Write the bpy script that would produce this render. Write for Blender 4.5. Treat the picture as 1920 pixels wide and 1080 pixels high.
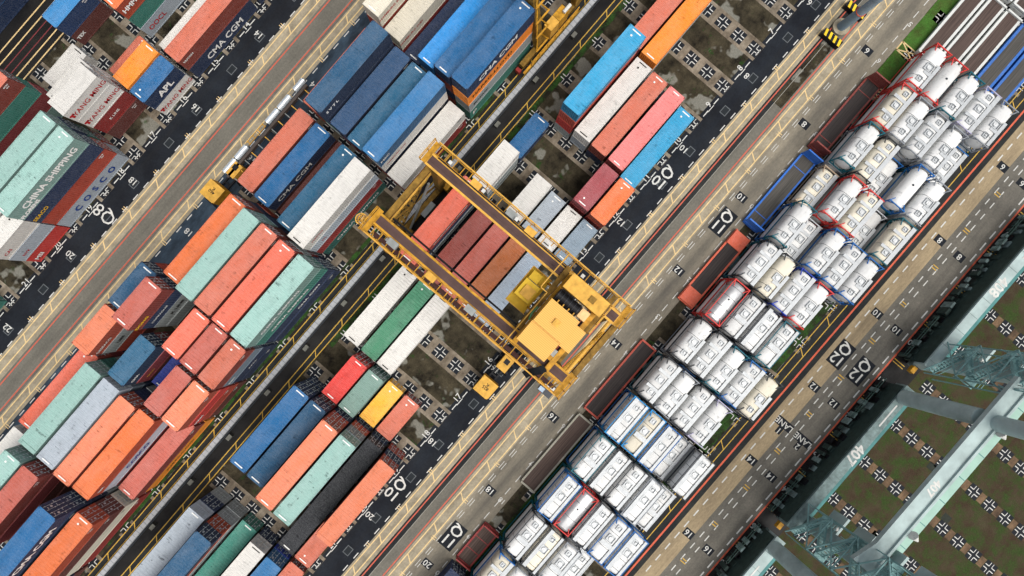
import bpy, bmesh, math, random
from mathutils import Vector, Matrix
random.seed(7)
D = bpy.data
for o in list(D.objects): D.objects.remove(o, do_unlink=True)
SC = bpy.context.scene
C = SC.collection
R = math.radians
# ------------------------------------------------------------------ camera
H = 79.0; ROT = 49.4
cam = D.cameras.new('camera'); co = D.objects.new('camera', cam); C.objects.link(co)
cam.sensor_width = 36.0; cam.lens = 36.0*13.87*H/1920.0
cam.shift_x = (960-925)/1920.0; cam.shift_y = -(540-545)/1920.0
cam.clip_end = 3000; cam.clip_start = 1
co.location = (0, 0, H); co.rotation_euler = (0, 0, R(-ROT))
SC.camera = co
# ------------------------------------------------------------------ sky, sun, exposure (soft overcast from nearly overhead)
w = D.worlds.new('World'); SC.world = w; w.use_nodes = True
nt = w.node_tree; bg = nt.nodes['Background']; sk = nt.nodes.new('ShaderNodeTexSky')
sk.sky_type = 'NISHITA'; sk.sun_disc = False; sk.sun_elevation = R(67); sk.sun_rotation = R(172)
sk.dust_density = 4.0; sk.air_density = 0.7; sk.ozone_density = 0.4
hsv = nt.nodes.new('ShaderNodeHueSaturation'); hsv.inputs['Saturation'].default_value = .38   # thin cloud: a paler, greyer sky
nt.links.new(sk.outputs[0], hsv.inputs['Color']); nt.links.new(hsv.outputs[0], bg.inputs[0]); bg.inputs[1].default_value = 0.108
sl = D.lights.new('sun', 'SUN'); so = D.objects.new('sun', sl); C.objects.link(so)
sl.energy = 1.3; sl.angle = R(48); sl.color = (1.0, 0.95, 0.88)
so.rotation_euler = (R(23), 0, R(-8))
SC.view_settings.view_transform = 'Standard'; SC.view_settings.look = 'None'
SC.view_settings.exposure = 0.70; SC.view_settings.gamma = 1.0; SC.view_settings.use_curve_mapping = False

# ------------------------------------------------------------------ helpers
def lin(c): return tuple(((v/12.92) if v <= .04045 else ((v+.055)/1.055)**2.4) for v in c)
def hx(s): return lin(tuple(int(s[i:i+2], 16)/255 for i in (0, 2, 4)))
MATS = {}
def newmat(name):
    m = D.materials.new(name); m.use_nodes = True; return m, m.node_tree.nodes, m.node_tree.links, m.node_tree.nodes['Principled BSDF']
def N(ns, t, **k):
    n = ns.new(t)
    for a, b in k.items():
        if hasattr(n, a): setattr(n, a, b)
        else: n.inputs[a].default_value = b
    return n
def noise(ns, ls, co_, scale, detail=4, rough=.6):
    n = ns.new('ShaderNodeTexNoise'); n.inputs['Scale'].default_value = scale; n.inputs['Detail'].default_value = detail
    n.inputs['Roughness'].default_value = rough; ls.new(co_, n.inputs['Vector']); return n.outputs['Fac']
def ramp(ns, ls, src, a, b, ca=(0, 0, 0), cb=(1, 1, 1)):
    r = ns.new('ShaderNodeValToRGB'); r.color_ramp.elements[0].position = a; r.color_ramp.elements[1].position = b
    r.color_ramp.elements[0].color = (*ca, 1); r.color_ramp.elements[1].color = (*cb, 1); ls.new(src, r.inputs[0]); return r.outputs[0]
def mix(ns, ls, f, a, b, mode='MIX'):
    m = ns.new('ShaderNodeMix'); m.data_type = 'RGBA'; m.blend_type = mode
    for s, i in ((f, 0), (a, 6), (b, 7)):
        if hasattr(s, 'is_output') or isinstance(s, bpy.types.NodeSocket): ls.new(s, m.inputs[i])
        elif i == 0: m.inputs[i].default_value = s
        else: m.inputs[i].default_value = (*s[:3], 1)
    return m.outputs[2]
def mapped(ns, ls, scale=(1, 1, 1), rnd=True, world=False):
    if world:
        g = ns.new('ShaderNodeNewGeometry'); v = g.outputs['Position']
    else:
        t = ns.new('ShaderNodeTexCoord'); v = t.outputs['Object']
    mp = ns.new('ShaderNodeMapping'); mp.inputs['Scale'].default_value = scale; ls.new(v, mp.inputs['Vector'])
    if rnd and not world:
        oi = ns.new('ShaderNodeObjectInfo'); m = ns.new('ShaderNodeMath'); m.operation = 'MULTIPLY'; m.inputs[1].default_value = 90
        ls.new(oi.outputs['Random'], m.inputs[0]); ls.new(m.outputs[0], mp.inputs['Location'])
    return mp.outputs[0]
def plain(name, rgb, rough=.6, metal=0, var=.25, sc=2.0):
    if name in MATS: return MATS[name]
    m, ns, ls, p = newmat(name); v = mapped(ns, ls)
    f = noise(ns, ls, v, sc, 5)
    c = mix(ns, ls, ramp(ns, ls, f, .3, .75), tuple(x*(1-var) for x in rgb), tuple(min(1, x*(1+var*.5)) for x in rgb))
    ls.new(c, p.inputs['Base Color']); p.inputs['Roughness'].default_value = rough; p.inputs['Metallic'].default_value = metal; p.inputs['Specular IOR Level'].default_value = .2
    MATS[name] = m; return m
def paint(name, rgb, wear=.5, rust=.5, stain=.35):
    """weathered container paint: chalky fading, cross streaks, soot stains, rust"""
    key = 'paint_'+name
    if key in MATS: return MATS[key]
    m, ns, ls, p = newmat(key); v = mapped(ns, ls); vs = mapped(ns, ls, (3.2, .35, .6)); v2 = mapped(ns, ls, (.25, .5, .5))
    pale = tuple(min(1, x*.72+.17) for x in rgb)
    a = mix(ns, ls, ramp(ns, ls, noise(ns, ls, v2, 1.4, 3), .35, .72), rgb, tuple(x*(1-wear*.55)+y*wear*.55 for x, y in zip(rgb, pale)))
    fine = noise(ns, ls, v, 9, 6, .7)
    a = mix(ns, ls, ramp(ns, ls, fine, .35, .7), tuple(0 for _ in rgb), (1, 1, 1), 'MIX') if False else a
    a = mix(ns, ls, ramp(ns, ls, fine, .42, .75), a, mix(ns, ls, .10, a, (1, 1, 1)))
    st = ramp(ns, ls, noise(ns, ls, vs, 1.6, 6, .7), .50, .64)
    big = ramp(ns, ls, noise(ns, ls, v2, 3.0, 3), .54, .66)
    mm = ns.new('ShaderNodeMath'); mm.operation = 'MULTIPLY'; ls.new(st, mm.inputs[0]); ls.new(big, mm.inputs[1])
    m3 = ns.new('ShaderNodeMath'); m3.operation = 'MULTIPLY'; ls.new(mm.outputs[0], m3.inputs[0]); m3.inputs[1].default_value = stain*1.6
    a = mix(ns, ls, m3.outputs[0], a, tuple(x*.28 for x in rgb))
    dk = ramp(ns, ls, noise(ns, ls, mapped(ns, ls, (.35, .8, .5)), 1.7, 4, .6), .5, .78)
    m5 = ns.new('ShaderNodeMath'); m5.operation = 'MULTIPLY'; ls.new(dk, m5.inputs[0]); m5.inputs[1].default_value = .34
    a = mix(ns, ls, m5.outputs[0], a, tuple(x*.45+.02 for x in rgb))
    r = ramp(ns, ls, noise(ns, ls, v, 3.7, 8, .75), .68, .73)
    m4 = ns.new('ShaderNodeMath'); m4.operation = 'MULTIPLY'; ls.new(r, m4.inputs[0]); m4.inputs[1].default_value = rust
    a = mix(ns, ls, m4.outputs[0], a, (.16, .06, .03))
    oi = ns.new('ShaderNodeObjectInfo'); mr = ns.new('ShaderNodeMapRange'); mr.inputs[3].default_value = .84 if name.startswith('tank') else .88; mr.inputs[4].default_value = 1.07
    ls.new(oi.outputs['Random'], mr.inputs[0]); hs = ns.new('ShaderNodeHueSaturation'); ls.new(mr.outputs[0], hs.inputs['Value']); ls.new(a, hs.inputs['Color'])
    ls.new(hs.outputs[0], p.inputs['Base Color']); p.inputs['Roughness'].default_value = .62; p.inputs['Specular IOR Level'].default_value = .16
    MATS[key] = m; return m

class MB:
    def __init__(s): s.v = []; s.f = []
    def quad(s, a, b, c, d):
        i = len(s.v); s.v += [tuple(a), tuple(b), tuple(c), tuple(d)]; s.f.append((i, i+1, i+2, i+3)); return s
    def box(s, x0, x1, y0, y1, z0, z1):
        i = len(s.v); s.v += [(x, y, z) for z in (z0, z1) for y in (y0, y1) for x in (x0, x1)]
        for q in ((0, 2, 3, 1), (4, 5, 7, 6), (0, 1, 5, 4), (2, 6, 7, 3), (0, 4, 6, 2), (1, 3, 7, 5)): s.f.append(tuple(i+k for k in q))
        return s
    def prism(s, pts, z0, z1):
        n = len(pts); i = len(s.v); s.v += [(x, y, z0) for x, y in pts]+[(x, y, z1) for x, y in pts]
        s.f.append(tuple(i+n+k for k in range(n))); s.f.append(tuple(i+n-1-k for k in range(n)))
        for k in range(n): s.f.append((i+k, i+(k+1) % n, i+n+(k+1) % n, i+n+k))
        return s
    def bar(s, a, b, w_, h_=None, up=(0, 0, 1)):
        h_ = h_ or w_; a = Vector(a); b = Vector(b); d = (b-a).normalized(); u = Vector(up)
        if abs(d.dot(u)) > .97: u = Vector((1, 0, 0))
        sx = d.cross(u).normalized(); sy = sx.cross(d).normalized(); i = len(s.v)
        for p in (a, b):
            for (m, n) in ((-1, -1), (1, -1), (1, 1), (-1, 1)): s.v.append(tuple(p+sx*m*w_/2+sy*n*h_/2))
        for q in ((3, 2, 1, 0), (4, 5, 6, 7), (0, 1, 5, 4), (1, 2, 6, 5), (2, 3, 7, 6), (3, 0, 4, 7)): s.f.append(tuple(i+k for k in q))
        return s
    def cyl(s, a, b, r, n=14, r2=None):
        a = Vector(a); b = Vector(b); d = (b-a).normalized(); u = Vector((0, 0, 1)) if abs(d.z) < .9 else Vector((1, 0, 0))
        sx = d.cross(u).normalized(); sy = sx.cross(d); i = len(s.v); r2 = r if r2 is None else r2
        for p, q in ((a, r), (b, r2)):
            for k in range(n): t = 2*math.pi*k/n; s.v.append(tuple(p+sx*math.cos(t)*q+sy*math.sin(t)*q))
        for k in range(n): s.f.append((i+k, i+(k+1) % n, i+n+(k+1) % n, i+n+k))
        s.f.append(tuple(i+n-1-k for k in range(n))); s.f.append(tuple(i+n+k for k in range(n)))
        return s
    def rail(s, pts, h=1.0, t=.07, step=1.6):
        for a, b in zip(pts, pts[1:]):
            a = Vector(a); b = Vector(b); L = (b-a).length; n = max(1, int(L/step))
            for z in (h, h*.5): s.bar(a+Vector((0, 0, z)), b+Vector((0, 0, z)), t)
            for k in range(n+1):
                p = a.lerp(b, k/n); s.bar(p, p+Vector((0, 0, h)), t)
        return s
    def mesh(s, name):
        me = D.meshes.new(name); me.from_pydata(s.v, [], s.f)
        bm = bmesh.new(); bm.from_mesh(me); bmesh.ops.recalc_face_normals(bm, faces=bm.faces); bm.to_mesh(me); bm.free(); return me
def link(name, me, m, parent=None, loc=None):
    o = D.objects.new(name, me); C.objects.link(o)
    if not me.materials: me.materials.append(None)
    o.material_slots[0].link = 'OBJECT'; o.material_slots[0].material = m
    if parent: o.parent = parent
    if loc: o.location = loc
    return o
def part(name, mb, m, parent, label=None):
    o = link(name, mb.mesh(name) if isinstance(mb, MB) else mb, m, parent)
    if label: o['label'] = label
    return o
def thing(name, label, cat, loc=(0, 0, 0), rz=0, group=None):
    o = D.objects.new(name, None); C.objects.link(o); o.location = loc; o.rotation_euler = (0, 0, rz); o.empty_display_size = .3
    o['label'] = label; o['category'] = cat
    if group: o['group'] = group
    return o
def struct(name, mb, m, kind='structure'):
    o = link(name, mb.mesh(name) if isinstance(mb, MB) else mb, m); o['kind'] = kind; return o
FONT = {}
def glyphs(txt, size, bold=0.0):
    """outline of a word as flat polygons centred on its middle"""
    key = (txt, size, bold)
    if key in FONT: return FONT[key]
    cu = D.curves.new('t', 'FONT'); cu.body = txt; cu.size = size; cu.align_x = 'CENTER'; cu.align_y = 'CENTER'; cu.offset = bold; cu.resolution_u = 2
    cu.space_line = .75
    ob = D.objects.new('t', cu); C.objects.link(ob); dg = bpy.context.evaluated_depsgraph_get(); dg.update()
    me = D.meshes.new_from_object(ob.evaluated_get(dg)); vs = [tuple(v.co) for v in me.vertices]; fs = [tuple(p.vertices) for p in me.polygons]
    D.objects.remove(ob); D.meshes.remove(me); FONT[key] = (vs, fs); return FONT[key]
def put_text(mb, txt, size, o, rx, ry, bold=0.0, sx=1.0):
    vs, fs = glyphs(txt, size, bold); o = Vector(o); rx = Vector(rx); ry = Vector(ry); i = len(mb.v)
    mb.v += [tuple(o+rx*v[0]*sx+ry*v[1]) for v in vs]; mb.f += [tuple(i+k for k in f) for f in fs]

P = 6.525
def BX(b): return -11+P*b
def BN(b): return 16.5-b
XL, XR = -95, 100
# ------------------------------------------------------------------ ground materials
def asphalt(name, rgb, rgb2, patch=.12, sc=(1, 1, 1), tyre=None, wet=.0):
    m, ns, ls, p = newmat(name); v = mapped(ns, ls, sc, world=True); lv = mapped(ns, ls, (.05, 1.1, 1), world=True)
    c = mix(ns, ls, ramp(ns, ls, noise(ns, ls, v, patch, 6, .62), .35, .68), rgb, rgb2)
    c = mix(ns, ls, ramp(ns, ls, noise(ns, ls, lv, .9, 4), .45, .75), c, mix(ns, ls, .35, c, (.02, .02, .02)))
    c = mix(ns, ls, ramp(ns, ls, noise(ns, ls, v, 3.5, 8, .8), .3, .75), mix(ns, ls, .30, c, (0, 0, 0)), mix(ns, ls, 1.0, c, (1.28, 1.27, 1.24), 'MULTIPLY'))
    if tyre:
        g = ns.new('ShaderNodeNewGeometry'); sx = ns.new('ShaderNodeSeparateXYZ'); ls.new(g.outputs['Position'], sx.inputs[0])
        for yc, wd in tyre:
            wob = noise(ns, ls, mapped(ns, ls, (.06, .5, 1), world=True), 1.0, 4)
            a = ns.new('ShaderNodeMath'); a.operation = 'MULTIPLY_ADD'; ls.new(wob, a.inputs[0]); a.inputs[1].default_value = 1.4; ls.new(sx.outputs[1], a.inputs[2])
            b = ns.new('ShaderNodeMath'); b.operation = 'SUBTRACT'; ls.new(a.outputs[0], b.inputs[0]); b.inputs[1].default_value = yc+.7
            q = ns.new('ShaderNodeMath'); q.operation = 'ABSOLUTE'; ls.new(b.outputs[0], q.inputs[0])
            r = ns.new('ShaderNodeMapRange'); ls.new(q.outputs[0], r.inputs[0]); r.interpolation_type = 'SMOOTHSTEP'; r.inputs[1].default_value = 0; r.inputs[2].default_value = wd; r.inputs[3].default_value = .42; r.inputs[4].default_value = 0
            c = mix(ns, ls, r.outputs[0], c, (.055, .055, .052))
    ls.new(c, p.inputs['Base Color'])
    p.inputs['Specular IOR Level'].default_value = .12
    if wet:
        rr = ramp(ns, ls, noise(ns, ls, v, .25, 4), .4, .7, (.55, .55, .55), (.9, .9, .9)); ls.new(rr, p.inputs['Roughness']); p.inputs['Specular IOR Level'].default_value = .18
    else: p.inputs['Roughness'].default_value = .85
    return m
M_ground = asphalt('ground_dark', hx('1b1a19'), hx('2a2927'))
M_black = asphalt('asphalt_black', hx('181b21'), hx('262b32'), .2)
M_blue = asphalt('asphalt_blue', hx('1e2832'), hx('3f5060'), .45, (.5, 1.2, 1), wet=1)
M_grey = asphalt('asphalt_grey', hx('63615a'), hx('76736a'))
M_grey2 = asphalt('asphalt_grey_road', hx('5f5d57'), hx('736f67'), .3)
M_brown = asphalt('asphalt_brown', hx('6e695f'), hx('8d8677'), .16, (.6, 1.3, 1), tyre=((-17.9, 1.25),))
M_conc = asphalt('concrete_strip', hx('8a8270'), hx('a9a08b'), .6)
M_tan = asphalt('concrete_tan', hx('8f8068'), hx('a89779'), .3, (.5, 1.2, 1))
M_wet = asphalt('asphalt_wet', hx('121214'), hx('252422'), .2, wet=1)
M_slate = asphalt('asphalt_slate', hx('232628'), hx('343635'), .3)
M_sleeper = asphalt('concrete_sleeper', hx('5d5346'), hx('948a7b'), .5)
M_patch = asphalt('concrete_rusty', hx('4a3c30'), hx('806850'), .5)
M_pad = plain('pad_black', hx('171c23'), .75, 0, .35, 2)
def soil(name, c1, c2, green, g0, g1, rock=None):
    m, ns, ls, p = newmat(name); v = mapped(ns, ls, world=True)
    c = mix(ns, ls, ramp(ns, ls, noise(ns, ls, v, .35, 8, .7), .35, .66), c1, c2)
    if rock: c = mix(ns, ls, ramp(ns, ls, noise(ns, ls, v, .23, 3), .56, .60), c, mix(ns, ls, noise(ns, ls, v, 5, 6, .8), tuple(x*.5 for x in rock), tuple(x*1.4 for x in rock)))
    c = mix(ns, ls, ramp(ns, ls, noise(ns, ls, v, .5, 8, .72), g0, g1), c, mix(ns, ls, noise(ns, ls, v, 4, 5), tuple(x*.6 for x in green), tuple(x*1.5 for x in green)))
    c = mix(ns, ls, ramp(ns, ls, noise(ns, ls, v, 6, 8, .8), .3, .7), mix(ns, ls, .45, c, (0, 0, 0)), c)
    ls.new(c, p.inputs['Base Color']); p.inputs['Roughness'].default_value = .95; p.inputs['Specular IOR Level'].default_value = .08
    b = ns.new('ShaderNodeBump'); b.inputs['Strength'].default_value = .6; b.inputs['Distance'].default_value = .1
    ls.new(noise(ns, ls, v, 5, 8, .8), b.inputs['Height']); ls.new(b.outputs[0], p.inputs['Normal']); return m
M_soil = soil('yard_soil', hx('191714'), hx('57503f'), hx('27461c'), .58, .68, hx('85847a'))
M_weed = soil('weeds', hx('1c1a17'), hx('3a3a2c'), hx('365a28'), .42, .6)
M_turf = soil('turf_brown', hx('43342a'), hx('514a38'), hx('3a4a26'), .44, .60)
M_grass = soil('grass_green', hx('3d4c22'), hx('526332'), hx('477530'), .36, .64)
def linepaint(name, rgb, under=(.10, .097, .09), a=.60, b=.70):
    m, ns, ls, p = newmat(name); v = mapped(ns, ls, world=True)
    f = ramp(ns, ls, noise(ns, ls, v, 2.6, 8, .75), a, b); big = ramp(ns, ls, noise(ns, ls, v, .16, 3), .35, .7, (.25, .25, .25), (.95, .95, .95))
    k = ns.new('ShaderNodeMath'); k.operation = 'MULTIPLY'; ls.new(f, k.inputs[0]); ls.new(big, k.inputs[1])
    c = mix(ns, ls, ramp(ns, ls, noise(ns, ls, v, 1.2, 5), .3, .7), tuple(x*.72 for x in rgb), rgb)
    ls.new(mix(ns, ls, k.outputs[0], c, under), p.inputs['Base Color']); p.inputs['Roughness'].default_value = .75; return m
M_white = linepaint('line_white', hx('d2d2cc'), (.12, .12, .12), .56, .70)
M_yel = linepaint('line_yellow', hx('e2c48b'), (.22, .2, .16), .54, .68)
M_yel2 = linepaint('line_yellow_deep', hx('cfa63c'), (.06, .055, .05), .52, .66)
M_red = linepaint('line_red', hx('c85c44'), (.12, .11, .1), .54, .68)
M_orange = linepaint('line_orange', hx('d45e3e'), (.12, .1, .09), .62, .75)
M_darkred = linepaint('line_dark_red', hx('7a2f32'))

def band(name, y0, y1, m, z, x0=XL, x1=XR):
    return struct(name, MB().quad((x0, y0, z), (x1, y0, z), (x1, y1, z), (x0, y1, z)), m)
struct('ground', MB().quad((-700, -700, 0), (700, -700, 0), (700, 700, 0), (-700, 700, 0)), M_ground)
Z1, Z2, Z3, Z4 = .004, .008, .012, .016
band('yard_floor', 48.2, 66.4, M_soil, Z1)
band('asphalt_lane', 44.85, 48.75, M_black, Z2)
band('concrete_strip', 42.7, 44.85, M_conc, Z2)
band('road', 40.2, 42.7, M_grey, Z2)
band('road', 39.6, 40.2, M_grey2, Z2)
band('concrete_strip', 37.9, 39.6, M_conc, Z2)
band('asphalt_lane', 34.0, 37.9, M_blue, Z2)
band('yard_floor', 16.9, 34.0, M_soil, Z1)
band('concrete_strip', 15.75, 16.6, M_slate, Z2)
band('asphalt_lane', 13.2, 15.75, M_wet, Z2)
band('concrete_strip', 12.35, 13.2, M_slate, Z2)
band('yard_floor', -5.75, 12.3, M_soil, Z1)
band('asphalt_lane', -9.45, -5.75, M_black, Z2)
band('concrete_strip', -11.3, -9.45, M_conc, Z2)
band('road', -12.3, -11.3, M_slate, Z2)
band('road', -14.0, -12.3, M_grey, Z2)
band('concrete_strip', -15.75, -14.0, M_conc, Z2)
band('road', -20.0, -15.75, M_brown, Z2)
band('yard_floor', -36.2, -20.0, M_soil, Z1)
band('concrete_strip', -37.8, -36.2, M_slate, Z2)
band('road', -39.5, -37.8, M_slate, Z2)
band('concrete_strip', -42.1, -39.5, M_tan, Z2)
band('road', -46.95, -42.1, M_grey2, Z2)
band('asphalt_lane', -50.9, -46.95, M_wet, Z2)
band('grass_field', -140, -50.9, M_turf, Z1)
band('asphalt_lane', 66.4, 78, M_wet, Z2)
band('grass_verge', -23.6, -20.05, M_grass, Z3, BX(10.02), BX(13.2))

# ------------------------------------------------------------------ painted markings
mw, my, my2, mr_, mo, md = MB(), MB(), MB(), MB(), MB(), MB()
def rect(mb, x0, x1, y0, y1, z=Z4): mb.quad((x0, y0, z), (x1, y0, z), (x1, y1, z), (x0, y1, z))
def hline(mb, y, w_=.13, x0=XL, x1=XR, z=Z4): rect(mb, x0, x1, y-w_/2, y+w_/2, z)
def seg(mb, a, b, w_=.12, z=Z4):
    a = Vector((*a, z)); b = Vector((*b, z)); d = (b-a).normalized(); n = Vector((-d.y, d.x, 0))*w_/2
    mb.quad(a-n, b-n, b+n, a+n)
def dashes(mb, y, w_=.13, L=1.0, ph=0.0, step=P/3, z=Z4):
    x = BX(-13)+ph
    while x < XR: rect(mb, x-L/2, x+L/2, y-w_/2, y+w_/2, z); x += step
PX, PY, NX, NY = (1, 0, 0), (0, 1, 0), (-1, 0, 0), (0, -1, 0)
def gtext(mb, t, x, y, size, mode=0, z=Z4+.002, bold=.008, sx=1.0):
    put_text(mb, t, size, (x, y, z), PX if mode == 0 else PY, PY if mode == 0 else NX, bold*size, sx)
def pair(y0, y1, ph=0, mb=my, step=5.5, tick=None, flip=1, w_=.15):
    hline(mb, y0, w_); hline(mb, y1, w_)
    x = BX(-13)+ph
    while x < XR:
        seg(mb, (x, y0), (x-flip*.75, y1), w_, Z4+.003); x += step
pair(44.44, 43.38, .6); pair(39.36, 38.42, 1.2); pair(16.5, 15.72, 2.0, my2, w_=.12); pair(13.08, 12.35, 2.6, my2, w_=.12)
pair(-9.76, -10.75, .3); pair(-14.35, -15.5, .8); pair(-36.55, -37.6, 1.5, my2, w_=.12)
for y in (42.35, 40.05, -11.62, -13.75): hline(mr_, y, .16)
hline(mo, -38.65, .24); hline(mo, -46.95, .22)
hline(md, 69.6, .14, XL, 30); hline(md, 68.6, .14, XL, 30)
for y in (71.6, 70.5, 67.8, 66.8): hline(my, y, .17, XL, 30)
# expansion seam and patches in the crane road
sm = MB(); hline(sm, -12.32, .07); rect(sm, XL, XR, 40.17, 40.2)
struct('road_seam', sm, plain('seam_pale', hx('9a978d'), .8))
pt = MB()
for i in range(26):
    x = XL+2+i*7.3+random.uniform(0, 2.5); rect(pt, x, x+random.uniform(1, 4), -12.2, -11.35, Z3)
struct('asphalt_patch', pt, M_slate)
for y in (48.35, 44.95): dashes(mw, y)
dashes(mw, 37.65, ph=.5)
dashes(mw, -6.22); dashes(mw, -9.2)
for y in (-16.15, -16.5): dashes(mw, y, .07, 1.15, .4)
dashes(mw, -19.1, .10, 1.15, .4)
dashes(mw, -40.35, .17, 1.05, 0, 1.975); dashes(mw, -42.85, .14, .95, .3, 1.975); dashes(mw, -43.7, .14, .95, .3, 1.975); dashes(mw, -46.35, .19, 1.3, 0, 2.02)
for k in range(-11, 16):
    X = BX(k)
    for y, s in ((-9.5, 1), (37.95, -1), (45.0, 1), (-15.6, -1)):
        for dx in (-.16, .16): rect(my, X+dx-.05, X+dx+.05, y-.35, y+.35, Z4+.004)
    for y in (-43.3, ):
        for dx in (-.2, .2): rect(my2, X+dx-.07, X+dx+.07, y-.45, y+.45)
    for dx in (-.2, .2): rect(my2, X+dx-.06, X+dx+.06, -48.9, -47.15)
    n = 16-k
    xc = BX(k+.5)
    if 1 <= n <= 27:
        for y in (49.0-.35, -5.75):
            gtext(mw, str(n), xc+.1, y, 1.15, 0); rect(mw, xc-.7, xc+.5, y-.62, y-.52)
        gtext(mw, str(n), xc, -19.35, 1.0, 1); gtext(mw, str(n), xc, -47.6, 1.15, 1)
        if n % 2 == 0:
            gtext(mw, str(n), xc+.35, 46.6, 1.2, 1); gtext(mw, str(n), xc, 36.4, 1.2, 1); gtext(mw, str(n), xc-.1, -7.1, 1.2, 1)
pl = MB()
for k in range(-11, 16):
    n = 16-k; xc = BX(k+.5)
    if n % 2 == 0 and n > 0:
        for y in (-17.25, -41.4, -44.85):
            rect(pl, xc-.55, xc+.55, y-.75, y+.75, Z4); gtext(mw, str(n), xc, y, 1.2, 1, Z4+.006)
def bigsign(t1, t2, x, y, plate=True):
    if plate: rect(pl, x-1.95, x+1.85, y-1.12, y+1.12, Z4+.0015)
    gtext(mw, t1, x-.85, y, 2.05, 1, Z4+.007, .012, 1.0); gtext(mw, t2, x+.85, y, 2.05, 1, Z4+.007, .012, 1.1)
for (t1, t2, x, y, p_) in (('10', 'Q', 26.6, -7.5, 0), ('10', 'Q', -28.9, -7.5, 0), ('11', 'Q', 27.3, -17.5, 1), ('11', 'Q', -28.7, -17.4, 1),
                          ('12', 'Q', 24.1, -41.3, 1), ('12', 'Q', 24.1, -44.75, 1)): bigsign(t1, t2, x, y, p_)
gtext(mw, 'Q8', BX(-2.35), 46.6, 2.5, 1, Z4+.004, 0)
for t, y in (('1', -41.6), ('2', -44.9)):
    rect(pl, 11.3, 12.5, y-1.3, y+1.3, Z4+.0015); rect(pl, 10.3, 11.3, y-.4, y+.4, Z4+.0015)
    gtext(mw, 'LANE', 11.9, y, 1.15, 1, Z4+.007); gtext(mw, t, 10.75, y, 1.15, 1, Z4+.007)
# manhole hatches down the lanes
hp, hp2 = MB(), MB()
for k in range(-11, 16):
    for y in (46.3, -7.95, ):
        x = BX(k+.5)+.9*(1 if (k % 2) else .2)
        rect(hp, x-.62, x+.62, y-.48, y+.48, Z3+.001); rect(hp2, x-.52, x+.52, y-.38, y+.38, Z3+.005)
struct('manhole_frame', hp, plain('hatch_frame', hx('5f6467'), .8)); struct('manhole_cover', hp2, plain('hatch_cover', hx('23282c'), .8))
# marked crates of yellow hatching in the grass
for b in (11.05, 10.0):
    x0, x1 = BX(b)-.9, BX(b)+.5; y0, y1 = -23.0, -20.1
    for a, c in (((x0, y0), (x1, y0)), ((x1, y0), (x1, y1)), ((x1, y1), (x0, y1)), ((x0, y1), (x0, y0)), ((x0, y0), (x1, y1)), ((x0, y1), (x1, y0))): seg(my, a, c, .18, Z4+.006)
struct('sign_plate_paint', pl, M_pad)
# ------------------------------------------------------------------ sleepers and corner pads
sp, pd, pc = MB(), MB(), MB()
def pads(ys, ye, k0, k1, edge=None, first=None, beam=True):
    for k in range(k0, k1+1):
        X = BX(k)
        n = int(round((ye-ys)/2.77))
        if beam: rect(sp, X-1.35, X+1.35, ys-.9, ye+.9, Z2+.001)
        for i in range(n+1):
            y = ys+2.77*i
            rect(pd, X-.88, X+.88, y-.88, y+.88, Z3)
            if not beam and i < n: rect(pc, X-.7, X+.7, y+.95, y+1.83, Z3)
            for sx in (-1, 1):
                for sy in (-1, 1):
                    rect(mw, X+sx*.17, X+sx*.29, y+sy*.22, y+sy*.82)
                    rect(mw, X+sx*.22, X+sx*.82, y+sy*.17, y+sy*.25)
pads(-5.5, -5.5+2.77*6, -10, 15)
pads(17.3, 17.3+2.77*6, -12, 13)
pads(48.9, 48.9+2.77*6, -9, 9)
pads(-35.9, -35.9+2.77*5, -7, 15)
pads(-53.15-2.77*16, -53.15, -6, 14, beam=False)
struct('sleeper_row', sp, M_sleeper); struct('pad', pd, M_pad); struct('sleeper_patch', pc, M_patch)
for n_, mb, m in (('white_marking', mw, M_white), ('yellow_marking', my, M_yel), ('deep_yellow_marking', my2, M_yel2), ('red_marking', mr_, M_red),
                  ('orange_marking', mo, M_orange), ('dark_red_marking', md, M_darkred)): struct(n_, mb, m)

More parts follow.
